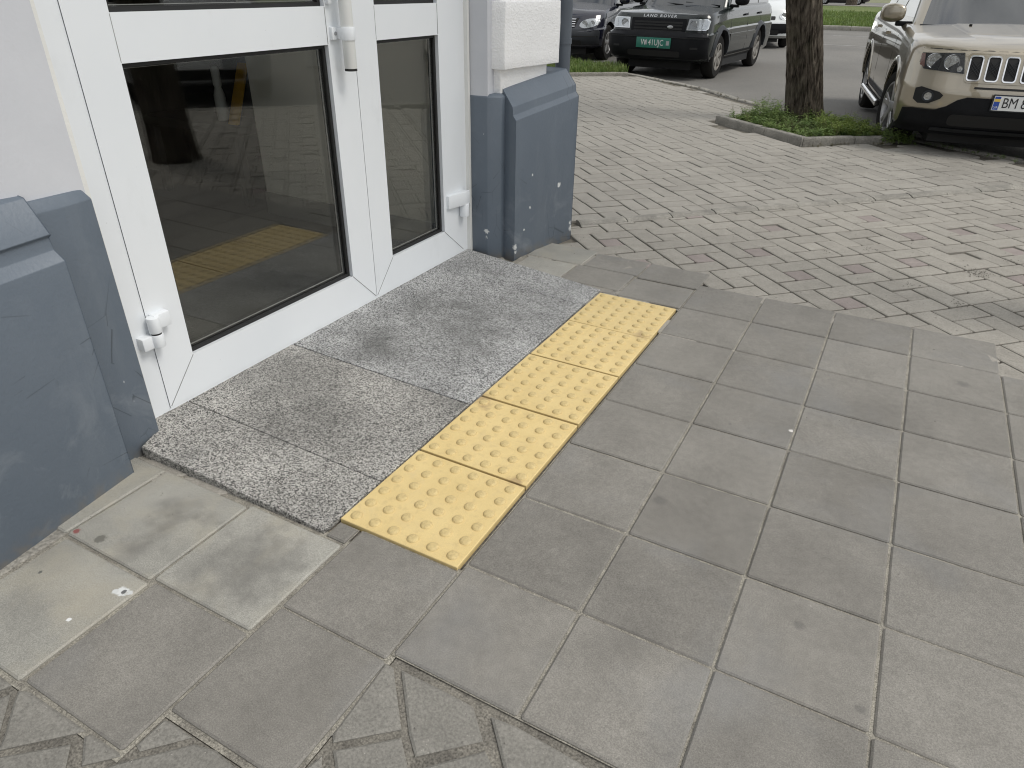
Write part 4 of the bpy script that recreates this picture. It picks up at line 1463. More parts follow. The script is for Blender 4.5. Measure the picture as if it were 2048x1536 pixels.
def wheel(car, x, y, r, w, rim_r, nsp, style, rim_mat, steer=0.0):
    sg = 1 if y > 0 else -1
    m = MB()
    h = w / 2
    m.lathe([(rim_r, -h + .01), (rim_r + .03, -h), (r - .035, -h), (r - .008, -h + .025), (r, -h + .05), (r, h - .05), (r - .008, h - .025), (r - .035, h), (rim_r + .03, h), (rim_r, h - .01), (rim_r - 0.012, h - .03), (rim_r - .02, -h + .02)], 44, axis='y', close='loop')
    me = m.mesh('tyre', angle=30)
    t = obj('tyre', me, 'tyre', car)
    t.location = (x, y, r)
    t.rotation_euler = (0, 0, steer)
    m = MB()
    m.lathe([(rim_r, h - .006), (rim_r - .018, h - .004), (rim_r - .030, h - .03), (rim_r - .035, -h + .03), (0.02, -h + .03)], 36, axis='y', sgn=sg, close=False)
    m.lathe([(0.075, h - .05), (0.075, h - .022), (0.05, h - .012), (0.012, h - .010)], 20, axis='y', sgn=sg)
    for k in range(nsp):
        a = 2 * math.pi * k / nsp + 0.35
        offs = (-0.16, 0.16) if style == 'split' else (0.0,)
        for da in offs:
            w0, w1 = (0.030, 0.020) if style == 'split' else (0.036, 0.050)
            ca, sa = math.cos(a), math.sin(a)
            cb, sb = math.cos(a + da), math.sin(a + da)
            p0 = Vector((0.05 * ca, 0, 0.05 * sa)); p1 = Vector((rim_r * 0.975 * cb, 0, rim_r * 0.975 * sb))
            d = (p1 - p0).normalized(); nn = Vector((-d.z, 0, d.x))
            vs = []
            for p, ww, f, bk in ((p0, w0, h - .016, h - .06), (p1, w1, h - .006, h - .05)):
                for s_, yy in ((-1, f - .006), (-0.6, f), (0.6, f), (1, f - .006), (1, bk), (-1, bk)):
                    vv = p + nn * (s_ * ww)
                    vs.append((vv.x, yy * sg, vv.z))
            m.add(vs, [(i, (i + 1) % 6, 6 + (i + 1) % 6, 6 + i) for i in range(6)] + [tuple(range(6)), tuple(range(11, 5, -1))])
    o = obj('rim', m.mesh('rim', angle=30), rim_mat, t)
    m = MB(); m.lathe([(rim_r - .033, -h + .035), (rim_r * 0.45, -h + .04), (0.03, -h + .045)], 24, axis='y', sgn=sg, close=False)
    obj('brake_disc', m.mesh('brake_disc'), 'black', t)
    return t


def lamp(car, part_parent, fn, y, z, r, off, mat='reflector', ring='chrome'):
    x = fn(y, z) - off
    m = MB()
    m.lathe([(r, 0.0), (r * 0.96, -0.010), (r * 0.8, 0.006), (r * 0.4, 0.022), (r * 0.12, 0.028)], 24, (x, y, z), 'x')
    return obj('reflector', m.mesh('reflector', angle=60), mat, part_parent)


def car_common(name, label, loc, yaw, scale, sp, paint, group=None, cat='car', detail=True):
    car = empty(name, loc, yaw + math.pi / 2)
    car.scale = (scale,) * 3
    tag(car, label, cat, group)
    S = Shell(sp['L'], sp['zb'], sp['top'], sp['lv'], sp.get('n', 2.6))
    me = S.mesh('body', paint, NS=sp.get('NS', 26), crown=sp.get('crown', 0.035))
    me = cut_arches(me, sp['wx'], sp['wr'] + 0.055, sp['wr'] + 0.01, sp['hw'] - 0.32, sp['hw'] + 0.2)
    body = obj('body', me, None, car)
    # greenhouse
    g_ = sp['cab']                     # x front base, x front roof, x rear base, x rear roof, hw base, hw roof, z roof
    Gh = Shell(g_[2], 0.0, [(-5, 1.0), (9, 1.0)], [(0, g_[0], g_[4], 0.22, 0.0), (0.85, lerp(g_[0], g_[1], 0.92), lerp(g_[4], g_[5], 0.8), 0.22, lerp(0, g_[2] - g_[3], .8)), (1.0, g_[1], g_[5], 0.26, g_[2] - g_[3] + .05)], 3.0)
    zb0 = sp['belt'] - 0.06
    zr = g_[6]
    Gh.zb, Gh.top = zb0, [(-5, zr), (9, zr)]
    me = Gh.mesh('cabin', paint, NS=14, nl=6, crown=0.04)
    finish(me, 35)
    obj('cabin', me, None, car)
    ws = [(-g_[4] * 0.90, sp['belt'] - 0.02), (g_[4] * 0.90, sp['belt'] - 0.02), (g_[5] * 0.93, zr - 0.09), (-g_[5] * 0.93, zr - 0.09)]
    obj('cowl', patch('front', Gh.front, [(-g_[4] * 0.93, sp['belt'] - 0.055), (g_[4] * 0.93, sp['belt'] - 0.055), (g_[4] * 0.92, sp['belt'] - 0.012), (-g_[4] * 0.92, sp['belt'] - 0.012)], 0.012, grid=0.07), 'plastic', car)
    obj('windscreen', patch('front', Gh.front, ws, 0.006, grid=0.09), 'car_glass', car)
    for s_ in (-1, 1):
        for a, b_ in sp['win']:
            za, zt = sp['belt'] + 0.035, zr - 0.10
            if a < g_[1] + 0.3:
                poly = [(a + 0.05, za), (b_, za), (b_, zt), (max(a + 0.1, g_[1] + 0.22), zt)]
            else:
                poly = [(a, za), (b_, za), (b_, zt), (a, zt)]
            obj('side_window', patch('side', Gh.side, poly, 0.005, s_, 0.12), 'car_glass', car)
    for x in sp['wx']:
        for s_ in (-1, 1):
            wheel(car, x, s_ * (sp['hw'] - sp['ww'] / 2 - 0.025), sp['wr'], sp['ww'], sp['rr'], sp['nsp'], sp['style'], sp['rim'], sp.get('steer', 0) if x == sp['wx'][0] else 0)
    b = MB(); b.box(0.30, sp['L'] - 0.30, -sp['hw'] + 0.34, sp['hw'] - 0.34, 0.15, 0.40); b.box(sp['wx'][0] + 0.42, sp['wx'][1] - 0.42, -sp['hw'] + 0.08, sp['hw'] - 0.08, 0.17, 0.40)
    obj('underbody', b.mesh('underbody', angle=None), 'black', car)  # made larger and lower to darken the road under the car
    # seams, handles, mirrors
    for s_ in (-1, 1):
        for xs in sp['seams']:
            zt = pl(sp['top'], xs) - 0.02
            obj('door_seam', patch('side', S.side, [(xs - 0.004, 0.38), (xs + 0.004, 0.38), (xs + 0.004, zt), (xs - 0.004, zt)], 0.0012, s_, 0.08), 'seam', car)
        for xs in sp['handles']:
            zc = pl(sp['top'], xs) - 0.13
            obj('door_handle', patch('side', S.side, [(xs, zc - 0.016), (xs + 0.17, zc - 0.012), (xs + 0.17, zc + 0.018), (xs, zc + 0.014)], 0.028, s_, 0.06), sp.get('hmat', paint), car)
        mx, mz = sp['mirror']
        y0 = S.side(mx, mz) * 0.97
        bm = bmesh.new()
        bmesh.ops.create_cube(bm, size=2.0)
        bmesh.ops.subdivide_edges(bm, edges=bm.edges[:], cuts=7, use_grid_fill=True)
        for v in bm.verts:
            c = v.co.copy()
            rr_ = (abs(c.x) ** 3.2 + abs(c.y) ** 3.2 + abs(c.z) ** 3.2) ** (1 / 3.2)
            c = c / rr_
            fr_ = 0.5 - 0.5 * c.x                       # 1 at the front
            c.z *= 1.0 - 0.22 * fr_ * abs(c.y)
            v.co = (mx + 0.045 + c.x * 0.075 * (0.6 if c.x > 0 else 1.0) + 0.02 * c.y, s_ * (y0 + 0.165 + c.y * 0.115), mz + 0.005 + c.z * 0.088)
        if s_ < 0: bmesh.ops.reverse_faces(bm, faces=bm.faces)
        me = bpy.data.meshes.new('mirror')
        bm.to_mesh(me); bm.free()
        finish(me, 60)
        obj('mirror', me, sp.get('mmat', paint), car)
        m = MB(); m.box(mx + 0.0, mx + 0.08, min(s_ * (y0 - 0.12), s_ * (y0 + 0.12)), max(s_ * (y0 - 0.12), s_ * (y0 + 0.12)), mz - 0.115, mz - 0.07)
        obj('mirror_arm', m.mesh('mirror_arm', bevel=0.012), 'plastic', car)
    return car, S, Gh


def front_plate(car, S, yc, zc, w, h, mat, off=0.02):
    x = S.front(yc, zc) - off
    m = MB(); m.box(x, x + 0.012, yc - w / 2, yc + w / 2, zc - h / 2, zc + h / 2)
    o = obj('number_plate', m.mesh('number_plate', bevel=0.003), mat, car)
    return o, x


def fmtx(x, y, z):
    return Matrix(((0, 0, -1, x), (-1, 0, 0, y), (0, 1, 0, z), (0, 0, 0, 1)))


# ---- beige compact off-road car in front of the tree
spec = dict(L=4.40, zb=0.25, hw=0.905, crown=0.045, n=2.9,
            top=[(0.0, 0.90), (0.12, 0.945), (0.4, 0.985), (1.15, 1.055), (1.45, 1.07), (2.6, 1.09), (3.7, 1.13), (4.4, 1.12)],
            lv=[(0.0, 0.16, 0.84, 0.40, 0.10), (0.10, 0.05, 0.875, 0.42, 0.04), (0.30, 0.0, 0.900, 0.44, 0.0), (0.55, 0.005, 0.905, 0.44, 0.0), (0.72, 0.045, 0.900, 0.44, 0.02), (0.90, 0.085, 0.885, 0.44, 0.06), (0.97, 0.12, 0.865, 0.44, 0.10), (1.0, 0.16, 0.835, 0.44, 0.14)],
            wx=(0.90, 3.45), wr=0.35, ww=0.215, rr=0.235, nsp=5, style='split', rim='rim', steer=R(9),
            cab=(1.12, 1.98, 4.36, 3.95, 0.80, 0.60, 1.64), belt=1.09, win=((1.45, 2.45), (2.53, 3.35), (3.42, 4.0)),
            seams=(1.42, 2.48, 3.42), handles=(2.22, 3.16), mirror=(1.50, 1.16), NS=34)
car, S, Gh = car_common('parked_car', 'beige off-road car parked beside the tree, seven slot grille', (1.519, 6.484, -0.068), 0.165, 1.0, spec, 'paint_beige')
FN = S.front
# headlights
for s_ in (1, -1):
    poly = [(s_ * 0.805, 0.895), (s_ * 0.50, 0.912), (s_ * 0.475, 0.752), (s_ * 0.78, 0.772), (s_ * 0.815, 0.82)]
    if s_ < 0: poly = poly[::-1]
    h = obj('headlight', patch('front', FN, poly, 0.006, grid=0.05), 'black', car)
    for (yy, zz, rr) in ((0.715, 0.838, 0.062), (0.585, 0.834, 0.062), (0.515, 0.787, 0.024)):
        lamp(car, h, FN, s_ * yy, zz, rr, 0.016)
    pa = [(s_ * 0.812, 0.885), (s_ * 0.785, 0.89), (s_ * 0.775, 0.785), (s_ * 0.81, 0.80)]
    if s_ < 0: pa = pa[::-1]
    obj('side_marker', patch('front', FN, pa, 0.010, grid=0.05), 'amber', h)
    obj('lens', patch('front', FN, poly, 0.040, grid=0.05, emb=0.0), 'lens', h)
    # fog light recess
    pf = [(s_ * 0.80, 0.615), (s_ * 0.76, 0.632), (s_ * 0.62, 0.60), (s_ * 0.585, 0.575), (s_ * 0.60, 0.545), (s_ * 0.68, 0.50), (s_ * 0.76, 0.495), (s_ * 0.80, 0.525)]
    if s_ < 0: pf = pf[::-1]
    f = obj('fog_light', patch('front', FN, pf, 0.006, grid=0.05), 'black', car)
    lamp(car, f, FN, s_ * 0.70, 0.560, 0.034, 0.020)
    m = MB(); x_ = FN(s_ * 0.70, 0.560)
    m.lathe([(0.046, -0.016), (0.046, -0.026), (0.037, -0.026), (0.037, -0.012)], 24, (x_, s_ * 0.70, 0.560), 'x', close=False)
    obj('fog_ring', m.mesh('fog_ring'), 'plastic_grey', f)
# grille slots
gp = obj('grille', patch('front', FN, rrect(-0.465, 0.465, 0.685, 0.912, 0.03), 0.007, grid=0.06), 'paint_beige', car)
for k in range(7):
    yc = (3 - k) * 0.134
    ins = obj('slot', patch('front', FN, rrect(yc - 0.047, yc + 0.047, 0.706, 0.892, 0.022), 0.0095, grid=0.05), 'black', gp)
    bm = bmesh.new()
    o_, i_ = rrect(yc - 0.053, yc + 0.053, 0.700, 0.898, 0.027), rrect(yc - 0.043, yc + 0.043, 0.711, 0.887, 0.018)
    vs, fs = [], []
    n = len(o_)
    for dd in (0.004, 0.017):
        for P in (o_, i_):
            vs += [(FN(a, c) - dd, a, c) for a, c in P]
    for i in range(n):
        j = (i + 1) % n
        fs += [(2 * n + i, 2 * n + j, 3 * n + j, 3 * n + i), (i, j, 2 * n + j, 2 * n + i), (n + i, n + j, 3 * n + j, 3 * n + i)]
    m = MB(); m.add(vs, fs); obj('slot_trim', m.mesh('slot_trim', angle=50), 'chrome', gp)
    m = MB()
    for q in range(-8, 9):
        for sl in (-1, 1):
            a = (yc - 0.042, 0.80 + q * 0.024 - sl * 0.042)
            b_ = (yc + 0.042, 0.80 + q * 0.024 + sl * 0.042)
            if min(a[1], b_[1]) < 0.712 or max(a[1], b_[1]) > 0.887: continue
            m.tube((FN(*a) - 0.012, a[0], a[1]), (FN(*b_) - 0.012, b_[0], b_[1]), 0.0022, n=4)
    obj('slot_mesh', m.mesh('slot_mesh', angle=None), 'plastic_grey', gp)
obj('intake_slit', patch('front', FN, rrect(-0.37, 0.37, 0.640, 0.656, 0.006), 0.003, grid=0.06), 'black', car)
lowp = [(0.90, 0.236), (0.895, 0.44), (0.80, 0.452), (0.62, 0.455), (0.54, 0.49), (0.47, 0.545), (0.40, 0.572), (-0.40, 0.572), (-0.47, 0.545), (-0.54, 0.49), (-0.62, 0.455), (-0.80, 0.452), (-0.895, 0.44), (-0.90, 0.236)]
lowp = [(a if abs(a) < 0.85 else math.copysign(0.855, a), c) for a, c in lowp]
lb = obj('lower_bumper', patch('front', FN, lowp[::-1], 0.020, grid=0.03), 'plastic', car)
obj('air_intake', patch('front', FN, rrect(-0.50, 0.50, 0.33, 0.43, 0.04), 0.024, grid=0.06), 'black', lb)
obj('skid_lip', patch('front', FN, rrect(-0.60, 0.60, 0.265, 0.30, 0.012), 0.034, grid=0.06), 'plastic_grey', lb)
# hood creases and badge line
obj('hood_seam', patch('front', FN, [(-0.80, 0.928), (0.80, 0.928), (0.80, 0.934), (-0.80, 0.934)], 0.0012, grid=0.06), 'seam', car)
pf_, x_ = front_plate(car, S, -0.055, 0.545, 0.545, 0.135, 'plastic_grey', 0.036)
m = MB(); m.box(x_ - 0.004, x_ - 0.001, -0.055 - 0.262, -0.055 + 0.262, 0.545 - 0.057, 0.545 + 0.057)
pp_ = obj('plate_face', m.mesh('plate_face', angle=None), 'plate_white', pf_)
m = MB(); m.box(x_ - 0.0052, x_ - 0.0042, 0.205 - 0.045, 0.205 - 0.002, 0.545 - 0.052, 0.545 + 0.012); obj('country_band', m.mesh('country_band', angle=None), 'plate_blue', pf_)
m = MB(); m.box(x_ - 0.0052, x_ - 0.0042, 0.205 - 0.045, 0.205 - 0.002, 0.545 + 0.0122, 0.545 + 0.034); obj('country_flag', m.mesh('country_flag', angle=None), 'plate_yellow', pf_)
m = MB(); m.box(x_ - 0.0052, x_ - 0.0042, 0.205 - 0.045, 0.205 - 0.002, 0.545 + 0.0342, 0.545 + 0.052); obj('country_flag', m.mesh('country_flag', angle=None), 'plate_blue', pf_)
text_mesh('plate_lettering', 'UA', 0.028, 'ink_white', pf_, fmtx(x_ - 0.0058, 0.182, 0.545 - 0.033), 0.0004)
text_mesh('plate_lettering', 'BM 8', 0.115, 'ink', pf_, fmtx(x_ - 0.0048, 0.048, 0.545), 0.0006, 0.98, 0.78, 0.0)
# side tube, sill
for s_ in (-1, 1):
    m = MB(); m.tube((1.38, s_ * 0.93, 0.315), (2.98, s_ * 0.93, 0.315), 0.032, n=14); obj('side_step', m.mesh('side_step'), 'chrome', car)
    obj('sill', patch('side', S.side, [(1.36, 0.27), (3.0, 0.27), (3.0, 0.42), (1.36, 0.42)], 0.008, s_, 0.2), 'plastic', car)
    for x in spec['wx']:
        m = MB()
        vs, fs = [], []
        N = 22
        for i in range(N + 1):
            a = math.pi * (0.02 + 0.96 * i / N)
            for rr_, dd in ((0.408, 0.014), (0.445, 0.012), (0.46, 0.0), (0.403, -0.02)):
                xx, zz = x + rr_ * math.cos(a), 0.36 + rr_ * math.sin(a)
                vs.append((xx, s_ * (S.side(min(max(xx, 0.2), 4.2), zz) + dd - (0.02 if xx < 0.52 else 0)), zz))
        for i in range(N):
            for k in range(4):
                fs.append((i * 4 + k, i * 4 + (k + 1) % 4, (i + 1) * 4 + (k + 1) % 4, (i + 1) * 4 + k))
        m.add(vs, fs)
        obj('wheel_arch_trim', m.mesh('wheel_arch_trim', angle=50), 'paint_beige', car)
for (y0, y1) in ((-0.72, -0.05), (-0.02, 0.66)):
    m = MB(); m.tube((Gh.front(y0, 1.10) - 0.02, y0, 1.085), (Gh.front(y1, 1.16) - 0.02, y1, 1.135), 0.010, n=8); obj('wiper', m.mesh('wiper'), 'plastic', car)
m = MB()
for y_ in (-0.35, 0.35):
    m.box(0.98, 1.0, y_ - 0.012, y_ + 0.012, 1.075, 1.10)
obj('washer_nozzle', m.mesh('washer_nozzle', bevel=0.003), 'plastic', car)
# raised centre of the bonnet
m = MB()
prof = [(-0.50, 0.0), (-0.44, 0.016), (0.44, 0.016), (0.50, 0.0)]
vs, fs = [], []
for i in range(9):
    x = lerp(0.26, 1.12, i / 8)
    base = pl(spec['top'], x)
    for y_, dz in prof:
        hwl = 0.835
        vs.append((x, y_ * (0.85 + 0.15 * i / 8), base + 0.045 * (1 - (y_ / hwl) ** 2) * min(1, max(0, (x - .05) / .35)) + dz * min(1, i / 1.5) - 0.004))
for i in range(8):
    for k in range(3):
        fs.append((i * 4 + k, i * 4 + k + 1, (i + 1) * 4 + k + 1, (i + 1) * 4 + k))
m.add(vs, fs)
obj('hood_bulge', m.mesh('hood_bulge', angle=60), 'paint_beige', car)

# ---- dark green off-road car further along the kerb
spec2 = dict(L=4.35, zb=0.27, hw=0.90, crown=0.03, n=3.4,
             top=[(0.0, 0.93), (0.15, 0.985), (0.5, 1.02), (1.10, 1.07), (1.4, 1.08), (4.35, 1.10)],
             lv=[(0.0, 0.16, 0.80, 0.26, 0.06), (0.08, 0.02, 0.86, 0.28, 0.0), (0.30, -0.03, 0.895, 0.30, 0.0), (0.60, -0.02, 0.90, 0.30, 0.0), (0.63, 0.05, 0.875, 0.30, 0.03), (0.80, 0.075, 0.87, 0.30, 0.04), (0.93, 0.10, 0.85, 0.30, 0.06), (1.0, 0.15, 0.815, 0.30, 0.10)],
             wx=(0.78, 3.335), wr=0.345, ww=0.20, rr=0.215, nsp=6, style='plain', rim='rim_dirty',
             cab=(1.10, 1.72, 4.30, 4.05, 0.79, 0.64, 1.72), belt=1.09, win=((1.40, 2.32), (2.40, 3.25), (3.33, 4.0)),
             seams=(1.30, 2.36, 3.28), handles=(2.10, 3.06), mirror=(1.42, 1.19), mmat='plastic', hmat='plastic', NS=34)
car, S, Gh = car_common('parked_car', 'dark green off-road car with green number plate and black bumper', (-3.327, 11.299, -0.096), -0.045, 1.0, spec2, 'paint_green')
FN = S.front
bp = obj('bumper', patch('front', FN, [(-0.87, 0.30), (0.87, 0.30), (0.885, 0.66), (0.80, 0.735), (-0.80, 0.735), (-0.885, 0.66)], 0.030, grid=0.06), 'plastic', car)
obj('air_intake', patch('front', FN, rrect(-0.46, 0.46, 0.36, 0.45, 0.03), 0.034, grid=0.08), 'black', bp)
obj('bumper_groove', patch('front', FN, [(-0.84, 0.645), (0.84, 0.645), (0.84, 0.655), (-0.84, 0.655)], 0.0315, grid=0.06), 'black', bp)
for s_ in (1, -1):
    obj('bumper_lamp', patch('front', FN, rrect(s_ * 0.68 - 0.06, s_ * 0.68 + 0.06, 0.49, 0.52, 0.012), 0.034, grid=0.06), 'black', bp)
gp = obj('grille', patch('front', FN, rrect(-0.475, 0.475, 0.70, 0.925, 0.02), 0.010, grid=0.06), 'plastic', car)
for zz in (0.735, 0.775, 0.825, 0.865):
    obj('grille_slot', patch('front', FN, rrect(-0.42, 0.42, zz - 0.013, zz + 0.013, 0.01), 0.014, grid=0.08), 'black', gp)
m = MB(); m.lathe([(1, 0.0), (1, -0.006), (0.9, -0.009)], 24, (0, 0, 0), 'x')
me = m.mesh('grille_badge'); me.transform(Matrix.Diagonal((1, 0.05, 0.024, 1))); me.transform(Matrix.Translation((FN(-0.22, 0.80) - 0.016, -0.22, 0.80)))
obj('grille_badge', me, 'letter_silver', gp)
for s_ in (1, -1):
    poly = [(s_ * 0.835, 0.90), (s_ * 0.80, 0.93), (s_ * 0.515, 0.925), (s_ * 0.495, 0.765), (s_ * 0.80, 0.765), (s_ * 0.83, 0.79)]
    if s_ < 0: poly = poly[::-1]
    h = obj('headlight', patch('front', FN, poly, 0.010, grid=0.05), 'chrome', car)
    c_ = (sum(p[0] for p in poly) / 6, sum(p[1] for p in poly) / 6)
    obj('reflector_bowl', patch('front', FN, [(c_[0] + (a - c_[0]) * 0.90, c_[1] + (b_ - c_[1]) * 0.86) for a, b_ in poly], 0.013, grid=0.05), 'reflector', h)
    lamp(car, h, FN, s_ * 0.60, 0.845, 0.060, 0.018)
    obj('indicator', patch('front', FN, [(s_ * 0.735, 0.785), (s_ * 0.80, 0.785), (s_ * 0.80, 0.90), (s_ * 0.745, 0.905)][::s_], 0.017, grid=0.05), 'reflector', h)
    obj('lens', patch('front', FN, poly, 0.036, grid=0.05, emb=0.0), 'lens', h)
pf_, x_ = front_plate(car, S, 0.0, 0.565, 0.60, 0.155, 'plate_green', 0.048)
text_mesh('plate_lettering', 'W 41UJC', 0.125, 'ink_white', pf_, fmtx(x_ - 0.002, 0.02, 0.565), 0.0006, 1.06, 0.76, 0.0008)
m = MB(); m.box(x_ - 0.0022, x_ - 0.0008, 0.108, 0.150, 0.535, 0.600); obj('plate_stamp', m.mesh('plate_stamp', angle=None), 'letter_silver', pf_)
m = MB(); m.box(x_ - 0.0022, x_ - 0.0008, -0.275, -0.225, 0.535, 0.600); obj('plate_stamp', m.mesh('plate_stamp', angle=None), 'letter_silver', pf_)
tm = text_mesh('hood_lettering', 'LAND ROVER', 0.075, 'letter_silver', car, Matrix.Identity(4), 0.001, 1.35, 1.0, 0.002)
for v in tm.data.vertices:
    yy, zz = -v.co.x, 0.955 + v.co.y * 0.72
    v.co = (FN(yy, zz) - 0.004 - v.co.z, yy, zz)
for s_ in (-1, 1):
    obj('side_moulding', patch('side', S.side, [(1.22, 0.62), (2.92, 0.62), (2.92, 0.68), (1.22, 0.68)], 0.016, s_, 0.2), 'paint_green', car)
    obj('sill', patch('side', S.side, [(1.20, 0.29), (2.92, 0.29), (2.92, 0.38), (1.20, 0.38)], 0.014, s_, 0.2), 'plastic', car)
    for x in spec2['wx']:
        vs, fs = [], []
        N = 22
        for i in range(N + 1):
            a = math.pi * (0.01 + 0.98 * i / N)
            for rr_, dd in ((0.402, 0.030), (0.455, 0.026), (0.475, 0.0), (0.398, -0.03)):
                xx, zz = x + rr_ * math.cos(a), 0.355 + rr_ * math.sin(a)
                vs.append((xx, s_ * (S.side(min(max(xx, 0.35), 4.0), zz) + dd), zz))
        for i in range(N):
            for k in range(4):
                fs.append((i * 4 + k, i * 4 + (k + 1) % 4, (i + 1) * 4 + (k + 1) % 4, (i + 1) * 4 + k))
        m = MB(); m.add(vs, fs)
        obj('wheel_arch_trim', m.mesh('wheel_arch_trim', angle=50), 'plastic_grey', car)
for (y0, y1) in ((-0.66, -0.05), (-0.02, 0.60)):
    m = MB(); m.tube((Gh.front(y0, 1.10) - 0.02, y0, 1.10), (Gh.front(y1, 1.16) - 0.02, y1, 1.14), 0.010, n=8); obj('wiper', m.mesh('wiper'), 'plastic', car)

# ---- navy car at the left edge, behind the grass corner
spec3 = dict(L=4.55, zb=0.26, hw=0.92, crown=0.06, n=2.3,
             top=[(0.0, 0.86), (0.2, 0.94), (0.6, 0.99), (1.25, 1.07), (1.5, 1.08), (4.55, 1.12)],
             lv=[(0.0, 0.20, 0.82, 0.40, 0.06), (0.10, 0.02, 0.89, 0.46, 0.0), (0.32, -0.03, 0.915, 0.48, 0.0), (0.56, -0.015, 0.92, 0.48, 0.0), (0.60, 0.05, 0.905, 0.46, 0.03), (0.80, 0.12, 0.895, 0.46, 0.06), (0.93, 0.19, 0.87, 0.46, 0.10), (1.0, 0.27, 0.83, 0.46, 0.14)],
             wx=(0.86, 3.68), wr=0.36, ww=0.23, rr=0.225, nsp=5, style='plain', rim='rim',
             cab=(1.22, 1.95, 4.50, 4.2, 0.80, 0.63, 1.74), belt=1.10, win=((1.55, 2.5), (2.58, 3.45), (3.53, 4.15)),
             seams=(1.45, 2.54, 3.46), handles=(2.28, 3.26), mirror=(1.55, 1.19), NS=30)
car, S, Gh = car_common('parked_car', 'navy blue car parked behind the grass corner, seen past the white pier', (-5.98, 13.10, -0.10), 0.05, 0.93, spec3, 'paint_navy')
FN = S.front
bp = obj('bumper', patch('front', FN, [(-0.87, 0.30), (0.87, 0.30), (0.88, 0.60), (0.86, 0.645), (-0.86, 0.645), (-0.88, 0.60)], 0.022, grid=0.06), 'plastic_grey', car)
obj('air_intake', patch('front', FN, rrect(-0.55, 0.55, 0.34, 0.44, 0.03), 0.026, grid=0.08), 'black', bp)
obj('bumper_groove', patch('front', FN, [(-0.86, 0.505), (0.86, 0.505), (0.86, 0.525), (-0.86, 0.525)], 0.0236, grid=0.06), 'black', bp)
gp = obj('grille', patch('front', FN, [(-0.36, 0.68), (0.36, 0.68), (0.42, 0.86), (-0.42, 0.86)], 0.010, grid=0.06), 'black', car)
for zz in (0.705, 0.75, 0.795, 0.84):
    obj('grille_slat', patch('front', FN, [(-0.36, zz - 0.007), (0.36, zz - 0.007), (0.37, zz + 0.007), (-0.37, zz + 0.007)], 0.022, grid=0.08), 'chrome', gp)
for s_ in (1, -1):
    poly = [(s_ * (0.645 + 0.205 * math.cos(a) * (1.0 if math.cos(a) > 0 else 0.9)), 0.765 + 0.088 * math.sin(a) + 0.030 * math.cos(a)) for a in [2 * math.pi * i / 20 for i in range(20)]][::s_]
    h = obj('headlight', patch('front', FN, poly, 0.008, grid=0.05), 'reflector', car)
    lamp(car, h, FN, s_ * 0.57, 0.755, 0.065, 0.018)
    lamp(car, h, FN, s_ * 0.72, 0.77, 0.05, 0.018)
    obj('lens', patch('front', FN, poly, 0.036, grid=0.05, emb=0.0), 'lens', h)

# ---- white car on the road behind the tree, and plainer cars
spec4 = dict(L=4.2, zb=0.24, hw=0.88, crown=0.06, n=2.5,
             top=[(0.0, 0.80), (0.2, 0.92), (0.6, 1.02), (1.05, 1.12), (1.4, 1.14), (4.2, 1.15)],
             lv=[(0.0, 0.16, 0.80, 0.36, 0.06), (0.10, 0.02, 0.85, 0.42, 0.0), (0.35, -0.02, 0.88, 0.44, 0.0), (0.60, 0.0, 0.88, 0.44, 0.0), (0.80, 0.09, 0.87, 0.44, 0.04), (0.93, 0.16, 0.85, 0.44, 0.08), (1.0, 0.24, 0.80, 0.44, 0.12)],
             wx=(0.82, 3.40), wr=0.315, ww=0.19, rr=0.20, nsp=7, style='plain', rim='rim',
             cab=(1.0, 1.75, 4.15, 4.0, 0.78, 0.66, 1.75), belt=1.15, win=((1.35, 2.3), (2.38, 3.3), (3.38, 4.0)),
             seams=(1.25, 2.34, 3.3), handles=(2.05, 3.0), mirror=(1.38, 1.22), NS=26)


def plain_front(car, S, bmat, plate=True):
    FN = S.front
    b_ = obj('bumper', patch('front', FN, [(-0.82, 0.28), (0.82, 0.28), (0.84, 0.58), (-0.84, 0.58)], 0.012, grid=0.08), bmat, car)
    obj('air_intake', patch('front', FN, rrect(-0.50, 0.50, 0.32, 0.43, 0.03), 0.016, grid=0.1), 'black', b_)
    obj('grille', patch('front', FN, rrect(-0.38, 0.38, 0.66, 0.74, 0.02), 0.006, grid=0.1), 'black', car)
    for s_ in (1, -1):
        poly = [(s_ * (0.635 + 0.165 * math.cos(a)), 0.765 + 0.095 * math.sin(a) + 0.03 * math.cos(a)) for a in [2 * math.pi * i / 16 for i in range(16)]][::s_]
        h = obj('headlight', patch('front', FN, poly, 0.008, grid=0.05), 'reflector', car)
        lamp(car, h, FN, s_ * 0.58, 0.76, 0.06, 0.018)
        obj('lens', patch('front', FN, poly, 0.032, grid=0.05, emb=0.0), 'lens', h)
    if plate:
        front_plate(car, S, 0, 0.50, 0.52, 0.112, 'plate_white', 0.03)


car, S, Gh = car_common('white_car', 'white car with black bumper on the road behind the tree trunk', (-3.2, 19.1, ROADZ), 0.30, 1.0, spec4, 'paint_white')
plain_front(car, S, 'plastic')
# silver car just outside the frame on the right, mirrored in the door glass
car, S, Gh = car_common('silver_car', 'silver car at the kerb, only mirrored faintly in the door glass', (4.35, 5.05, ROADZ), R(-52), 1.0, spec4, 'paint_silver')
plain_front(car, S, 'paint_silver')
# far parking beyond the lawn
for (x, y, yw, p_, lab) in ((-9.6, 69, 1.5, 'paint_silver', 'far silver car beyond the lawn, left of the far tree'), (-4.6, 70, 1.62, 'paint_black', 'far black car beyond the lawn, right of the far tree'), (-14.8, 69.4, 1.5, 'paint_red', 'far red car beyond the lawn')):
    car, S, Gh = car_common('distant_car', lab, (x, y, -0.02), yw, 1.0, spec4, p_, 'cars far beyond the lawn')
    plain_front(car, S, p_, False)

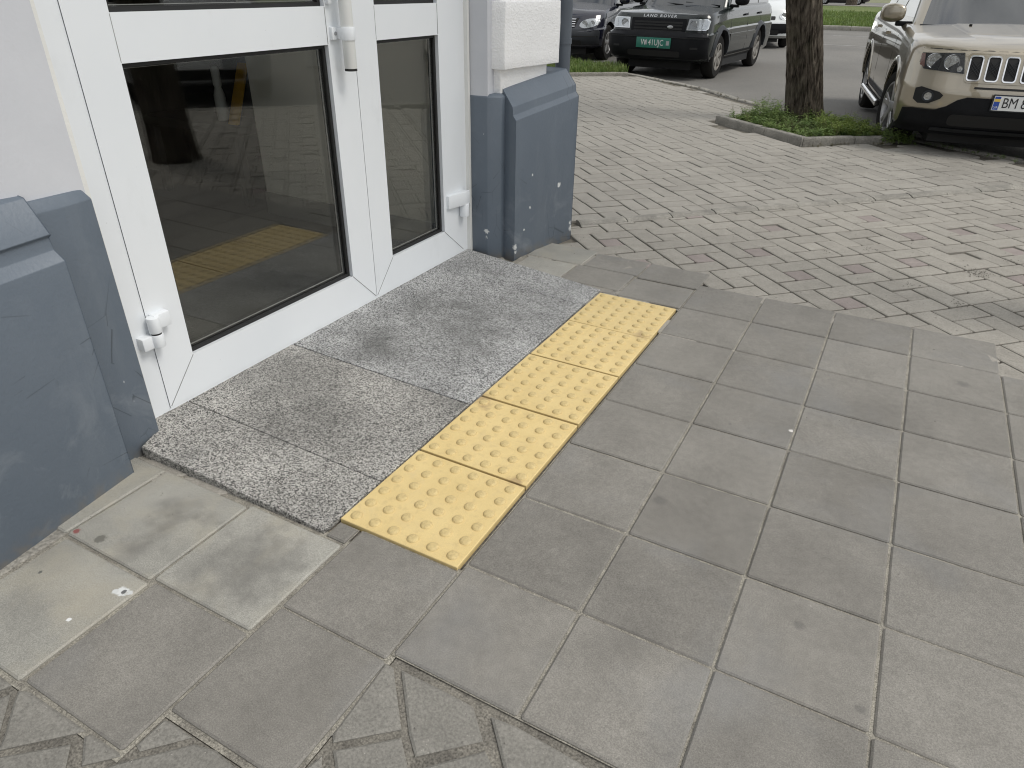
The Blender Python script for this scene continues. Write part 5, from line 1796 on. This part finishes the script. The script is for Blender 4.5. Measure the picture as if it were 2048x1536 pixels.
#PART4
# ------------------------------------------------------------------ trees
def make_tree(name, loc, label, r0, h, seed, crown_z, crown_r, leaves, detail=True, group=None, lean=(0, 0)):
    rr = random.Random(seed)
    t = empty(name, loc)
    tag(t, label, 'tree', group)
    NU, NV = (120, 110) if detail else (24, 24)
    vs, fs = [], []
    off = Vector((seed * 3.7, seed * 1.3, 0))
    for k in range(NV + 1):
        z = -0.12 + (h + 0.12) * (k / NV) ** 1.35
        f = z / h
        rad = r0 * (1 - 0.30 * max(0, f)) * (1 + 0.14 * math.exp(-max(0, z) / 0.14))
        cx, cy = 0.05 * math.sin(z * 0.9 + seed), 0.04 * math.sin(z * 1.3 + seed * 2)
        if z < 1.2: cx, cy = cx * max(0, z) / 1.2, cy * max(0, z) / 1.2
        zl = min(max(0, z), 1.5); cx += lean[0] * zl; cy += lean[1] * zl
        for i in range(NU):
            a = 2 * math.pi * i / NU
            p = Vector((math.cos(a), math.sin(a), 0))
            if detail:
                q = Vector((p.x * 3.4, p.y * 3.4, z * 1.1)) + off
                ridge = abs(noise.noise(q * 2.1)) * 1.0 + 0.55 * abs(noise.noise(q * 4.7))
                lump = noise.noise(Vector((p.x * 1.1, p.y * 1.1, z * 0.8)) + off)
                d = r0 * (0.05 * lump - 0.24 * (0.42 - min(0.42, ridge)) + 0.02 * noise.noise(q * 11))
            else:
                d = r0 * 0.06 * noise.noise(Vector((p.x * 2, p.y * 2, z)) + off)
            vs.append((cx + p.x * (rad + d), cy + p.y * (rad + d), z))
    for k in range(NV):
        for i in range(NU):
            j = (i + 1) % NU
            fs.append((k * NU + i, k * NU + j, (k + 1) * NU + j, (k + 1) * NU + i))
    m = MB(); m.v, m.f = vs, fs
    tips = []
    top = Vector((0.05 * math.sin(h * 0.9 + seed), 0.04 * math.sin(h * 1.3 + seed * 2), h)) + Vector((lean[0] * 1.5, lean[1] * 1.5, 0))
    for b_ in range(7):
        a = 2 * math.pi * b_ / 7 + rr.uniform(-.3, .3)
        p = top + Vector((0, 0, -rr.uniform(0.0, 0.5)))
        d = Vector((math.cos(a) * 0.8, math.sin(a) * 0.8, rr.uniform(0.7, 1.3))).normalized()
        r_ = r0 * 0.45
        for s_ in range(4):
            q = p + d * rr.uniform(0.6, 0.95) * crown_r / 2.4
            m.tube(p, q, r_, r_ * 0.68, 8, False)
            r_ *= 0.68
            tips.append(q)
            p = q
            d = (d + Vector((rr.uniform(-.4, .4), rr.uniform(-.4, .4), rr.uniform(-.1, .4)))).normalized()
    obj('trunk', m.mesh('trunk', angle=50, fix=False), 'bark', t)
    vs, fs = [], []
    for i in range(leaves):
        c = rr.choice(tips)
        while True:
            v = Vector((rr.uniform(-1, 1), rr.uniform(-1, 1), rr.uniform(-1, 1)))
            if v.length < 1: break
        c = c + Vector((v.x, v.y, v.z * 0.75)) * (0.55 + 0.5 * rr.random()) * crown_r / 2.2
        n = Vector((rr.gauss(0, 1), rr.gauss(0, 1), rr.gauss(0, 1) + .6)).normalized()
        a = n.orthogonal().normalized()
        b2 = n.cross(a)
        th = rr.uniform(0, 6.28)
        u, w = a * math.cos(th) + b2 * math.sin(th), -a * math.sin(th) + b2 * math.cos(th)
        s_ = rr.uniform(0.07, 0.13) * (1 if detail else 2.2)
        k = len(vs)
        vs += [tuple(c - u * s_), tuple(c + w * s_ * .55 + n * s_ * .1), tuple(c + u * s_), tuple(c - w * s_ * .55 + n * s_ * .1)]
        fs.append((k, k + 1, k + 2, k + 3))
    m = MB(); m.v, m.f = vs, fs
    obj('crown', m.mesh('crown', angle=None, fix=False), 'crown', t)
    return t


make_tree('street_tree', (-0.335 * K, 8.30 * K, 0.0), 'thick brown street tree trunk in the weedy kerbed pit', 0.198, 4.4, 1, 4.5, 3.1, 2600, lean=(-0.235, -0.125))
make_tree('street_tree', (1.96 * 1.02, 2.62 * 1.05, 0.0), 'street tree outside the frame, mirrored faintly in the door glass', 0.17, 5.2, 2, 4.5, 2.0, 700)
make_tree('distant_tree', (-5.6, 66.5, -0.02), 'grey tree trunk standing far off on the lawn', 0.42, 4.2, 3, 5.5, 3.0, 2600, False)
make_tree('distant_tree', (9.0, 44.0, -0.02), 'unseen lawn tree behind the beige car, added for car paint reflections', 0.35, 4.2, 4, 5.5, 3.0, 2600, False)  # this tree and the next are unseen, added for car reflections
make_tree('distant_tree', (-14.0, 42.0, -0.02), 'unseen lawn tree behind the building corner, added for car paint reflections', 0.35, 4.2, 5, 5.5, 3.0, 2600, False)

# ------------------------------------------------------------------ tree pit edging
pe_l = (-0.134 * K, 6.755 * K, 0)
pe = empty('tree_pit_edging', pe_l)
tag(pe, 'low concrete kerb edging around the weedy tree pit', 'kerb')


def edge_stone(parent, ploc, a, b_, w, h, inn, name='kerb_stone'):
    d = Vector((b_[0] - a[0], b_[1] - a[1])).normalized()
    nrm = Vector((-d.y, d.x))
    if nrm.dot(Vector(inn) - Vector(a)) < 0: nrm = -nrm
    p0, p1 = Vector(a) + d * 0.004, Vector(b_) - d * 0.004
    m = MB(K)
    m.prism(ccw([tuple(p0), tuple(p1), tuple(p1 + nrm * w), tuple(p0 + nrm * w)]), -0.05, h, 0.008, 0.008)
    me = m.mesh(name)
    wobble(me, 0.0045, 6.0, 3)
    return obj(name, me, 'kerb', parent, ploc)


PA, PB, PC, PD = pit
mid = lambda a, b_, t: (a[0] + (b_[0] - a[0]) * t, a[1] + (b_[1] - a[1]) * t)
cen = (-0.25, 7.7)
edge_stone(pe, pe_l, PA, mid(PA, PB, 0.60), 0.075, 0.072, cen)
edge_stone(pe, pe_l, mid(PA, PB, 0.60), PB, 0.075, 0.075, cen)
edge_stone(pe, pe_l, mid(PB, PC, 0.015), mid(PB, PC, 0.56), 0.075, 0.070, cen)
edge_stone(pe, pe_l, mid(PB, PC, 0.56), mid(PB, PC, 0.98), 0.075, 0.062, cen)
edge_stone(pe, pe_l, mid(PA, PD, 0.02), mid(PA, PD, 0.9), 0.075, 0.055, cen)
b = MB(K)
b.prism(ccw([mid(p_, cen, 0.06) for p_ in pit]), -0.03, lambda x, y: 0.038 + 0.012 * math.sin(x * 7) * math.cos(y * 6))
tag(b.build('pit_soil', 'soil', angle=None), kind='structure')


# ------------------------------------------------------------------ weeds and grass
def weeds(name, poly, n, hmin, hmax, z0, mat, seed, leaf=0.018, pernode=26, dens=None):
    rr = random.Random(seed)
    xs, ys_ = [p_[0] for p_ in poly], [p_[1] for p_ in poly]
    vs, fs = [], []
    for _ in range(n):
        for _t in range(50):
            x, y = rr.uniform(min(xs), max(xs)), rr.uniform(min(ys_), max(ys_))
            if inside((x, y), poly) and (dens is None or rr.random() < dens(x, y)): break
        else:
            continue
        H = rr.uniform(hmin, hmax) * (0.55 + 0.9 * abs(noise.noise(Vector((x * 2.2, y * 2.2, seed)))))
        lx, ly = rr.uniform(-.35, .35) * H, rr.uniform(-.35, .35) * H
        x, y = x * K, y * K
        st_n = 3
        for b_ in range(rr.randint(1, st_n)):
            bx, by = lx + rr.uniform(-.3, .3) * H, ly + rr.uniform(-.3, .3) * H
            k = len(vs)
            vs += [(x - .0015, y, z0), (x + .0015, y, z0), (x + bx, y + by, z0 + H)]
            fs.append((k, k + 1, k + 2))
            for i in range(pernode // 2):
                t = rr.uniform(0.25, 1.0)
                c = Vector((x + bx * t, y + by * t, z0 + H * t))
                a = rr.uniform(0, 6.28)
                d = Vector((math.cos(a), math.sin(a), rr.uniform(-.15, .7))).normalized()
                s_ = leaf * rr.uniform(0.6, 1.35) * (1.25 - 0.5 * t)
                w = Vector((-d.y, d.x, rr.uniform(-.4, .4))).normalized() * s_ * rr.uniform(.22, .40)
                k = len(vs)
                m_ = c + d * s_ * 0.9
                vs += [tuple(c), tuple(m_ + w), tuple(c + d * s_ * 1.9 + Vector((0, 0, -s_ * .3))), tuple(m_ - w)]
                fs.append((k, k + 1, k + 2, k + 3))
    m = MB(); m.v, m.f = vs, fs
    return tag(m.build(name, mat, angle=None, fix=False), kind='stuff')


inner = [mid(p_, cen, 0.10) for p_ in pit]
weeds('weeds', inner, 600, 0.05, 0.14, 0.03, 'weed', 11, 0.017)['label'] = 'dense green weeds filling the kerbed tree pit'
limep = [(0.05, 7.15), (0.62, 7.45), (0.35, 7.95), (-0.12, 8.2), (-0.15, 7.6)]
weeds('weeds', limep, 360, 0.07, 0.19, 0.03, 'weed_lime', 12, 0.016)['label'] = 'lime green weeds on the right of the tree pit'
tall = [(-1.0, 7.75), (-0.55, 7.4), (-0.45, 7.9), (-0.7, 8.3)]
weeds('weeds', tall, 75, 0.13, 0.28, 0.03, 'weed', 13, 0.018, 30)['label'] = 'taller dark weeds left of the tree trunk'
weeds('weeds', [(0.55, 7.30), (0.86, 7.42), (0.85, 7.62), (0.60, 7.55)], 70, 0.08, 0.22, 0.0, 'weed', 14, 0.017)['label'] = 'weed clump at the right end of the pit kerb'
weeds('weeds', inner, 60, 0.14, 0.26, 0.03, 'weed_dry', 15, 0.010, 14)['label'] = 'dry thin weed stalks in the tree pit'
kl = [(0.72, 7.55), (1.225, 7.50), (1.85, 7.08), (2.3, 6.7), (2.25, 6.62), (1.75, 6.98), (1.2, 7.36), (0.72, 7.38)]
weeds('weeds', kl, 46, 0.02, 0.06, 0.0, 'weed', 16, 0.011, 12)['label'] = 'sparse small weeds along the street kerb'
kl2 = [(-3.3, 11.3), (-2.27, 10.55), (-1.41, 9.6), (-0.6, 8.9), (-0.66, 8.82), (-1.5, 9.45), (-2.35, 10.42), (-3.35, 11.15)]
weeds('weeds', kl2, 40, 0.02, 0.06, 0.0, 'weed_dry', 17, 0.012, 12)['label'] = 'small dry weeds along the far kerb'
weeds('weeds', [(-0.10, 6.72), (0.68, 7.35), (0.70, 7.30), (-0.08, 6.66)], 26, 0.015, 0.05, 0.0, 'weed_dry', 18, 0.010, 12)['label'] = 'tiny weeds at the foot of the pit kerb'

isl = [(-6.6, 9.6), (-4.65, 10.77), (-3.79, 11.49), (-4.15, 12.12), (-5.2, 12.45), (-7.0, 12.6)]
b = MB(K); b.prism(ccw(isl), -0.10, 0.045)
tag(b.build('grass_corner_soil', 'soil', angle=None), kind='structure')
def blades(name, poly, n, hmin, hmax, z0, mat, seed, w=0.006, sc=1.0):
    rr = random.Random(seed)
    xs, ys_ = [p_[0] for p_ in poly], [p_[1] for p_ in poly]
    vs, fs = [], []
    for _ in range(n):
        x, y = rr.uniform(min(xs), max(xs)), rr.uniform(min(ys_), max(ys_))
        if not inside((x, y), poly): continue
        H = rr.uniform(hmin, hmax) * (0.6 + 0.8 * abs(noise.noise(Vector((x * 1.5, y * 1.5, seed)))))
        x, y = x * sc, y * sc
        a = rr.uniform(0, 6.28)
        lx, ly = math.cos(a) * H * rr.uniform(.1, .6), math.sin(a) * H * rr.uniform(.1, .6)
        px_, py_ = -math.sin(a) * w, math.cos(a) * w
        k = len(vs)
        vs += [(x - px_, y - py_, z0), (x + px_, y + py_, z0), (x + lx * .45 + px_ * .7, y + ly * .45 + py_ * .7, z0 + H * .65), (x + lx * .45 - px_ * .7, y + ly * .45 - py_ * .7, z0 + H * .65), (x + lx, y + ly, z0 + H)]
        fs += [(k, k + 1, k + 2, k + 3), (k + 3, k + 2, k + 4)]
    m = MB(); m.v, m.f = vs, fs
    return tag(m.build(name, mat, angle=None, fix=False), kind='stuff')
blades('grass', isl, 15000, 0.06, 0.17, 0.04, 'grass', 21, 0.007, K)['label'] = 'green grass on the kerbed corner by the navy car'
weeds('weeds', isl, 90, 0.10, 0.24, 0.04, 'weed_dry', 22, 0.012, 14)['label'] = 'seeding weed stalks in the corner grass'
ge_l = (-4.2 * K, 11.1 * K, 0)
ge = empty('grass_corner_edging', ge_l)
tag(ge, 'low concrete kerb edging in front of the corner grass', 'kerb')
for a, b_ in (((-6.3, 9.62), (-5.45, 10.16)), ((-5.45, 10.16), (-4.65, 10.75)), ((-4.65, 10.75), (-3.78, 11.48))):
    edge_stone(ge, ge_l, a, b_, 0.08, 0.060, (-4.6, 11.8))

# far side: kerb, lawn, path
lawn_poly = [(-60, 27.0), (60, 33.6), (60, 64.5), (-60, 64.5)]
b = MB(); b.prism(ccw(lawn_poly), -0.2, 0.02)
tag(b.build('lawn', 'lawn', angle=None), kind='structure')
strip_p = [(-9.5, 29.9), (3.5, 30.6), (4.5, 47), (-13, 47)]
blades('grass', strip_p, 42000, 0.08, 0.22, 0.015, 'grass', 23, 0.020)['label'] = 'grass of the lawn across the road'
fk_l = (-2.5, 29.8, 0)
fk = empty('far_kerb', fk_l)
tag(fk, 'pale concrete kerb across the road in front of the lawn', 'kerb')
for i in range(-14, 14):
    x0, x1 = i * 1.0, i * 1.0 + 0.99
    f = lambda x: 30.05 + x * 0.055
    m = MB(); m.prism(ccw([(x0, f(x0)), (x1, f(x1)), (x1, f(x1) + 0.18), (x0, f(x0) + 0.18)]), -0.2, 0.06, 0.02)
    me = m.mesh('kerb_stone'); wobble(me, 0.012, 2.0, 2)
    obj('kerb_stone', me, 'kerb', fk, fk_l)
b = MB(); b.prism(ccw([(-60, 64.6), (60, 64.6), (60, 67.5), (-60, 67.5)]), -0.2, 0.05)
tag(b.build('far_path', 'kerb', angle=None), kind='structure')
b = MB(); b.prism(ccw([(-60, 67.6), (60, 67.6), (60, 84), (-60, 84)]), -0.2, -0.02)
tag(b.build('far_road', 'asphalt', angle=None), kind='structure')

# ------------------------------------------------------------------ loose grit and crumbs on the paving
def grit(name, spots, mat, seed, label):
    rr = random.Random(seed)
    m = MB()
    for (x, y, sp, n, s0, s1) in spots:
        for _ in range(n):
            px_, py_ = (x + rr.gauss(0, sp)) * K, (y + rr.gauss(0, sp)) * K
            if inside((px_ / K, py_ / K), BLD): continue
            s_ = rr.uniform(s0, s1)
            a = rr.uniform(0, 6.28)
            vs = []
            for k in range(5):
                t_ = a + k * 1.2566 + rr.uniform(-.3, .3)
                vs.append((px_ + math.cos(t_) * s_ * rr.uniform(.6, 1.1), py_ + math.sin(t_) * s_ * rr.uniform(.6, 1.1), -0.001))
            vs.append((px_ + rr.uniform(-.3, .3) * s_, py_ + rr.uniform(-.3, .3) * s_, s_ * rr.uniform(.5, .9)))
            m.add(vs, [(k, (k + 1) % 5, 5) for k in range(5)])
    return tag(m.build(name, mat, angle=None, fix=False), label=label, kind='stuff')


holes = [(1.365, 3.42), (1.02, 3.02), (0.78, 3.55), (1.55, 3.75), (1.25, 2.85), (0.55, 3.35)]
grit('grit', [(x, y, 0.026, 22, 0.0015, 0.0042) for x, y in holes] + [(1.365, 3.42, 0.045, 60, 0.002, 0.006)], 'joint_dark', 31, 'dark crumbs of broken brick in the worn paving')
grit('grit', [(0.6, 0.6, 0.9, 130, 0.0012, 0.0026), (-0.8, -0.35, 0.25, 40, 0.001, 0.0024), (0.2, 2.9, 0.6, 110, 0.0015, 0.0035), (1.2, 3.6, 0.8, 150, 0.0015, 0.004), (0.2, -0.6, 0.3, 60, 0.001, 0.003), (-1.12, -0.25, 0.10, 40, 0.001, 0.003), (-1.0, 2.6, 0.15, 40, 0.0015, 0.004)], 'cement', 32, 'pale loose grit scattered on the paving')
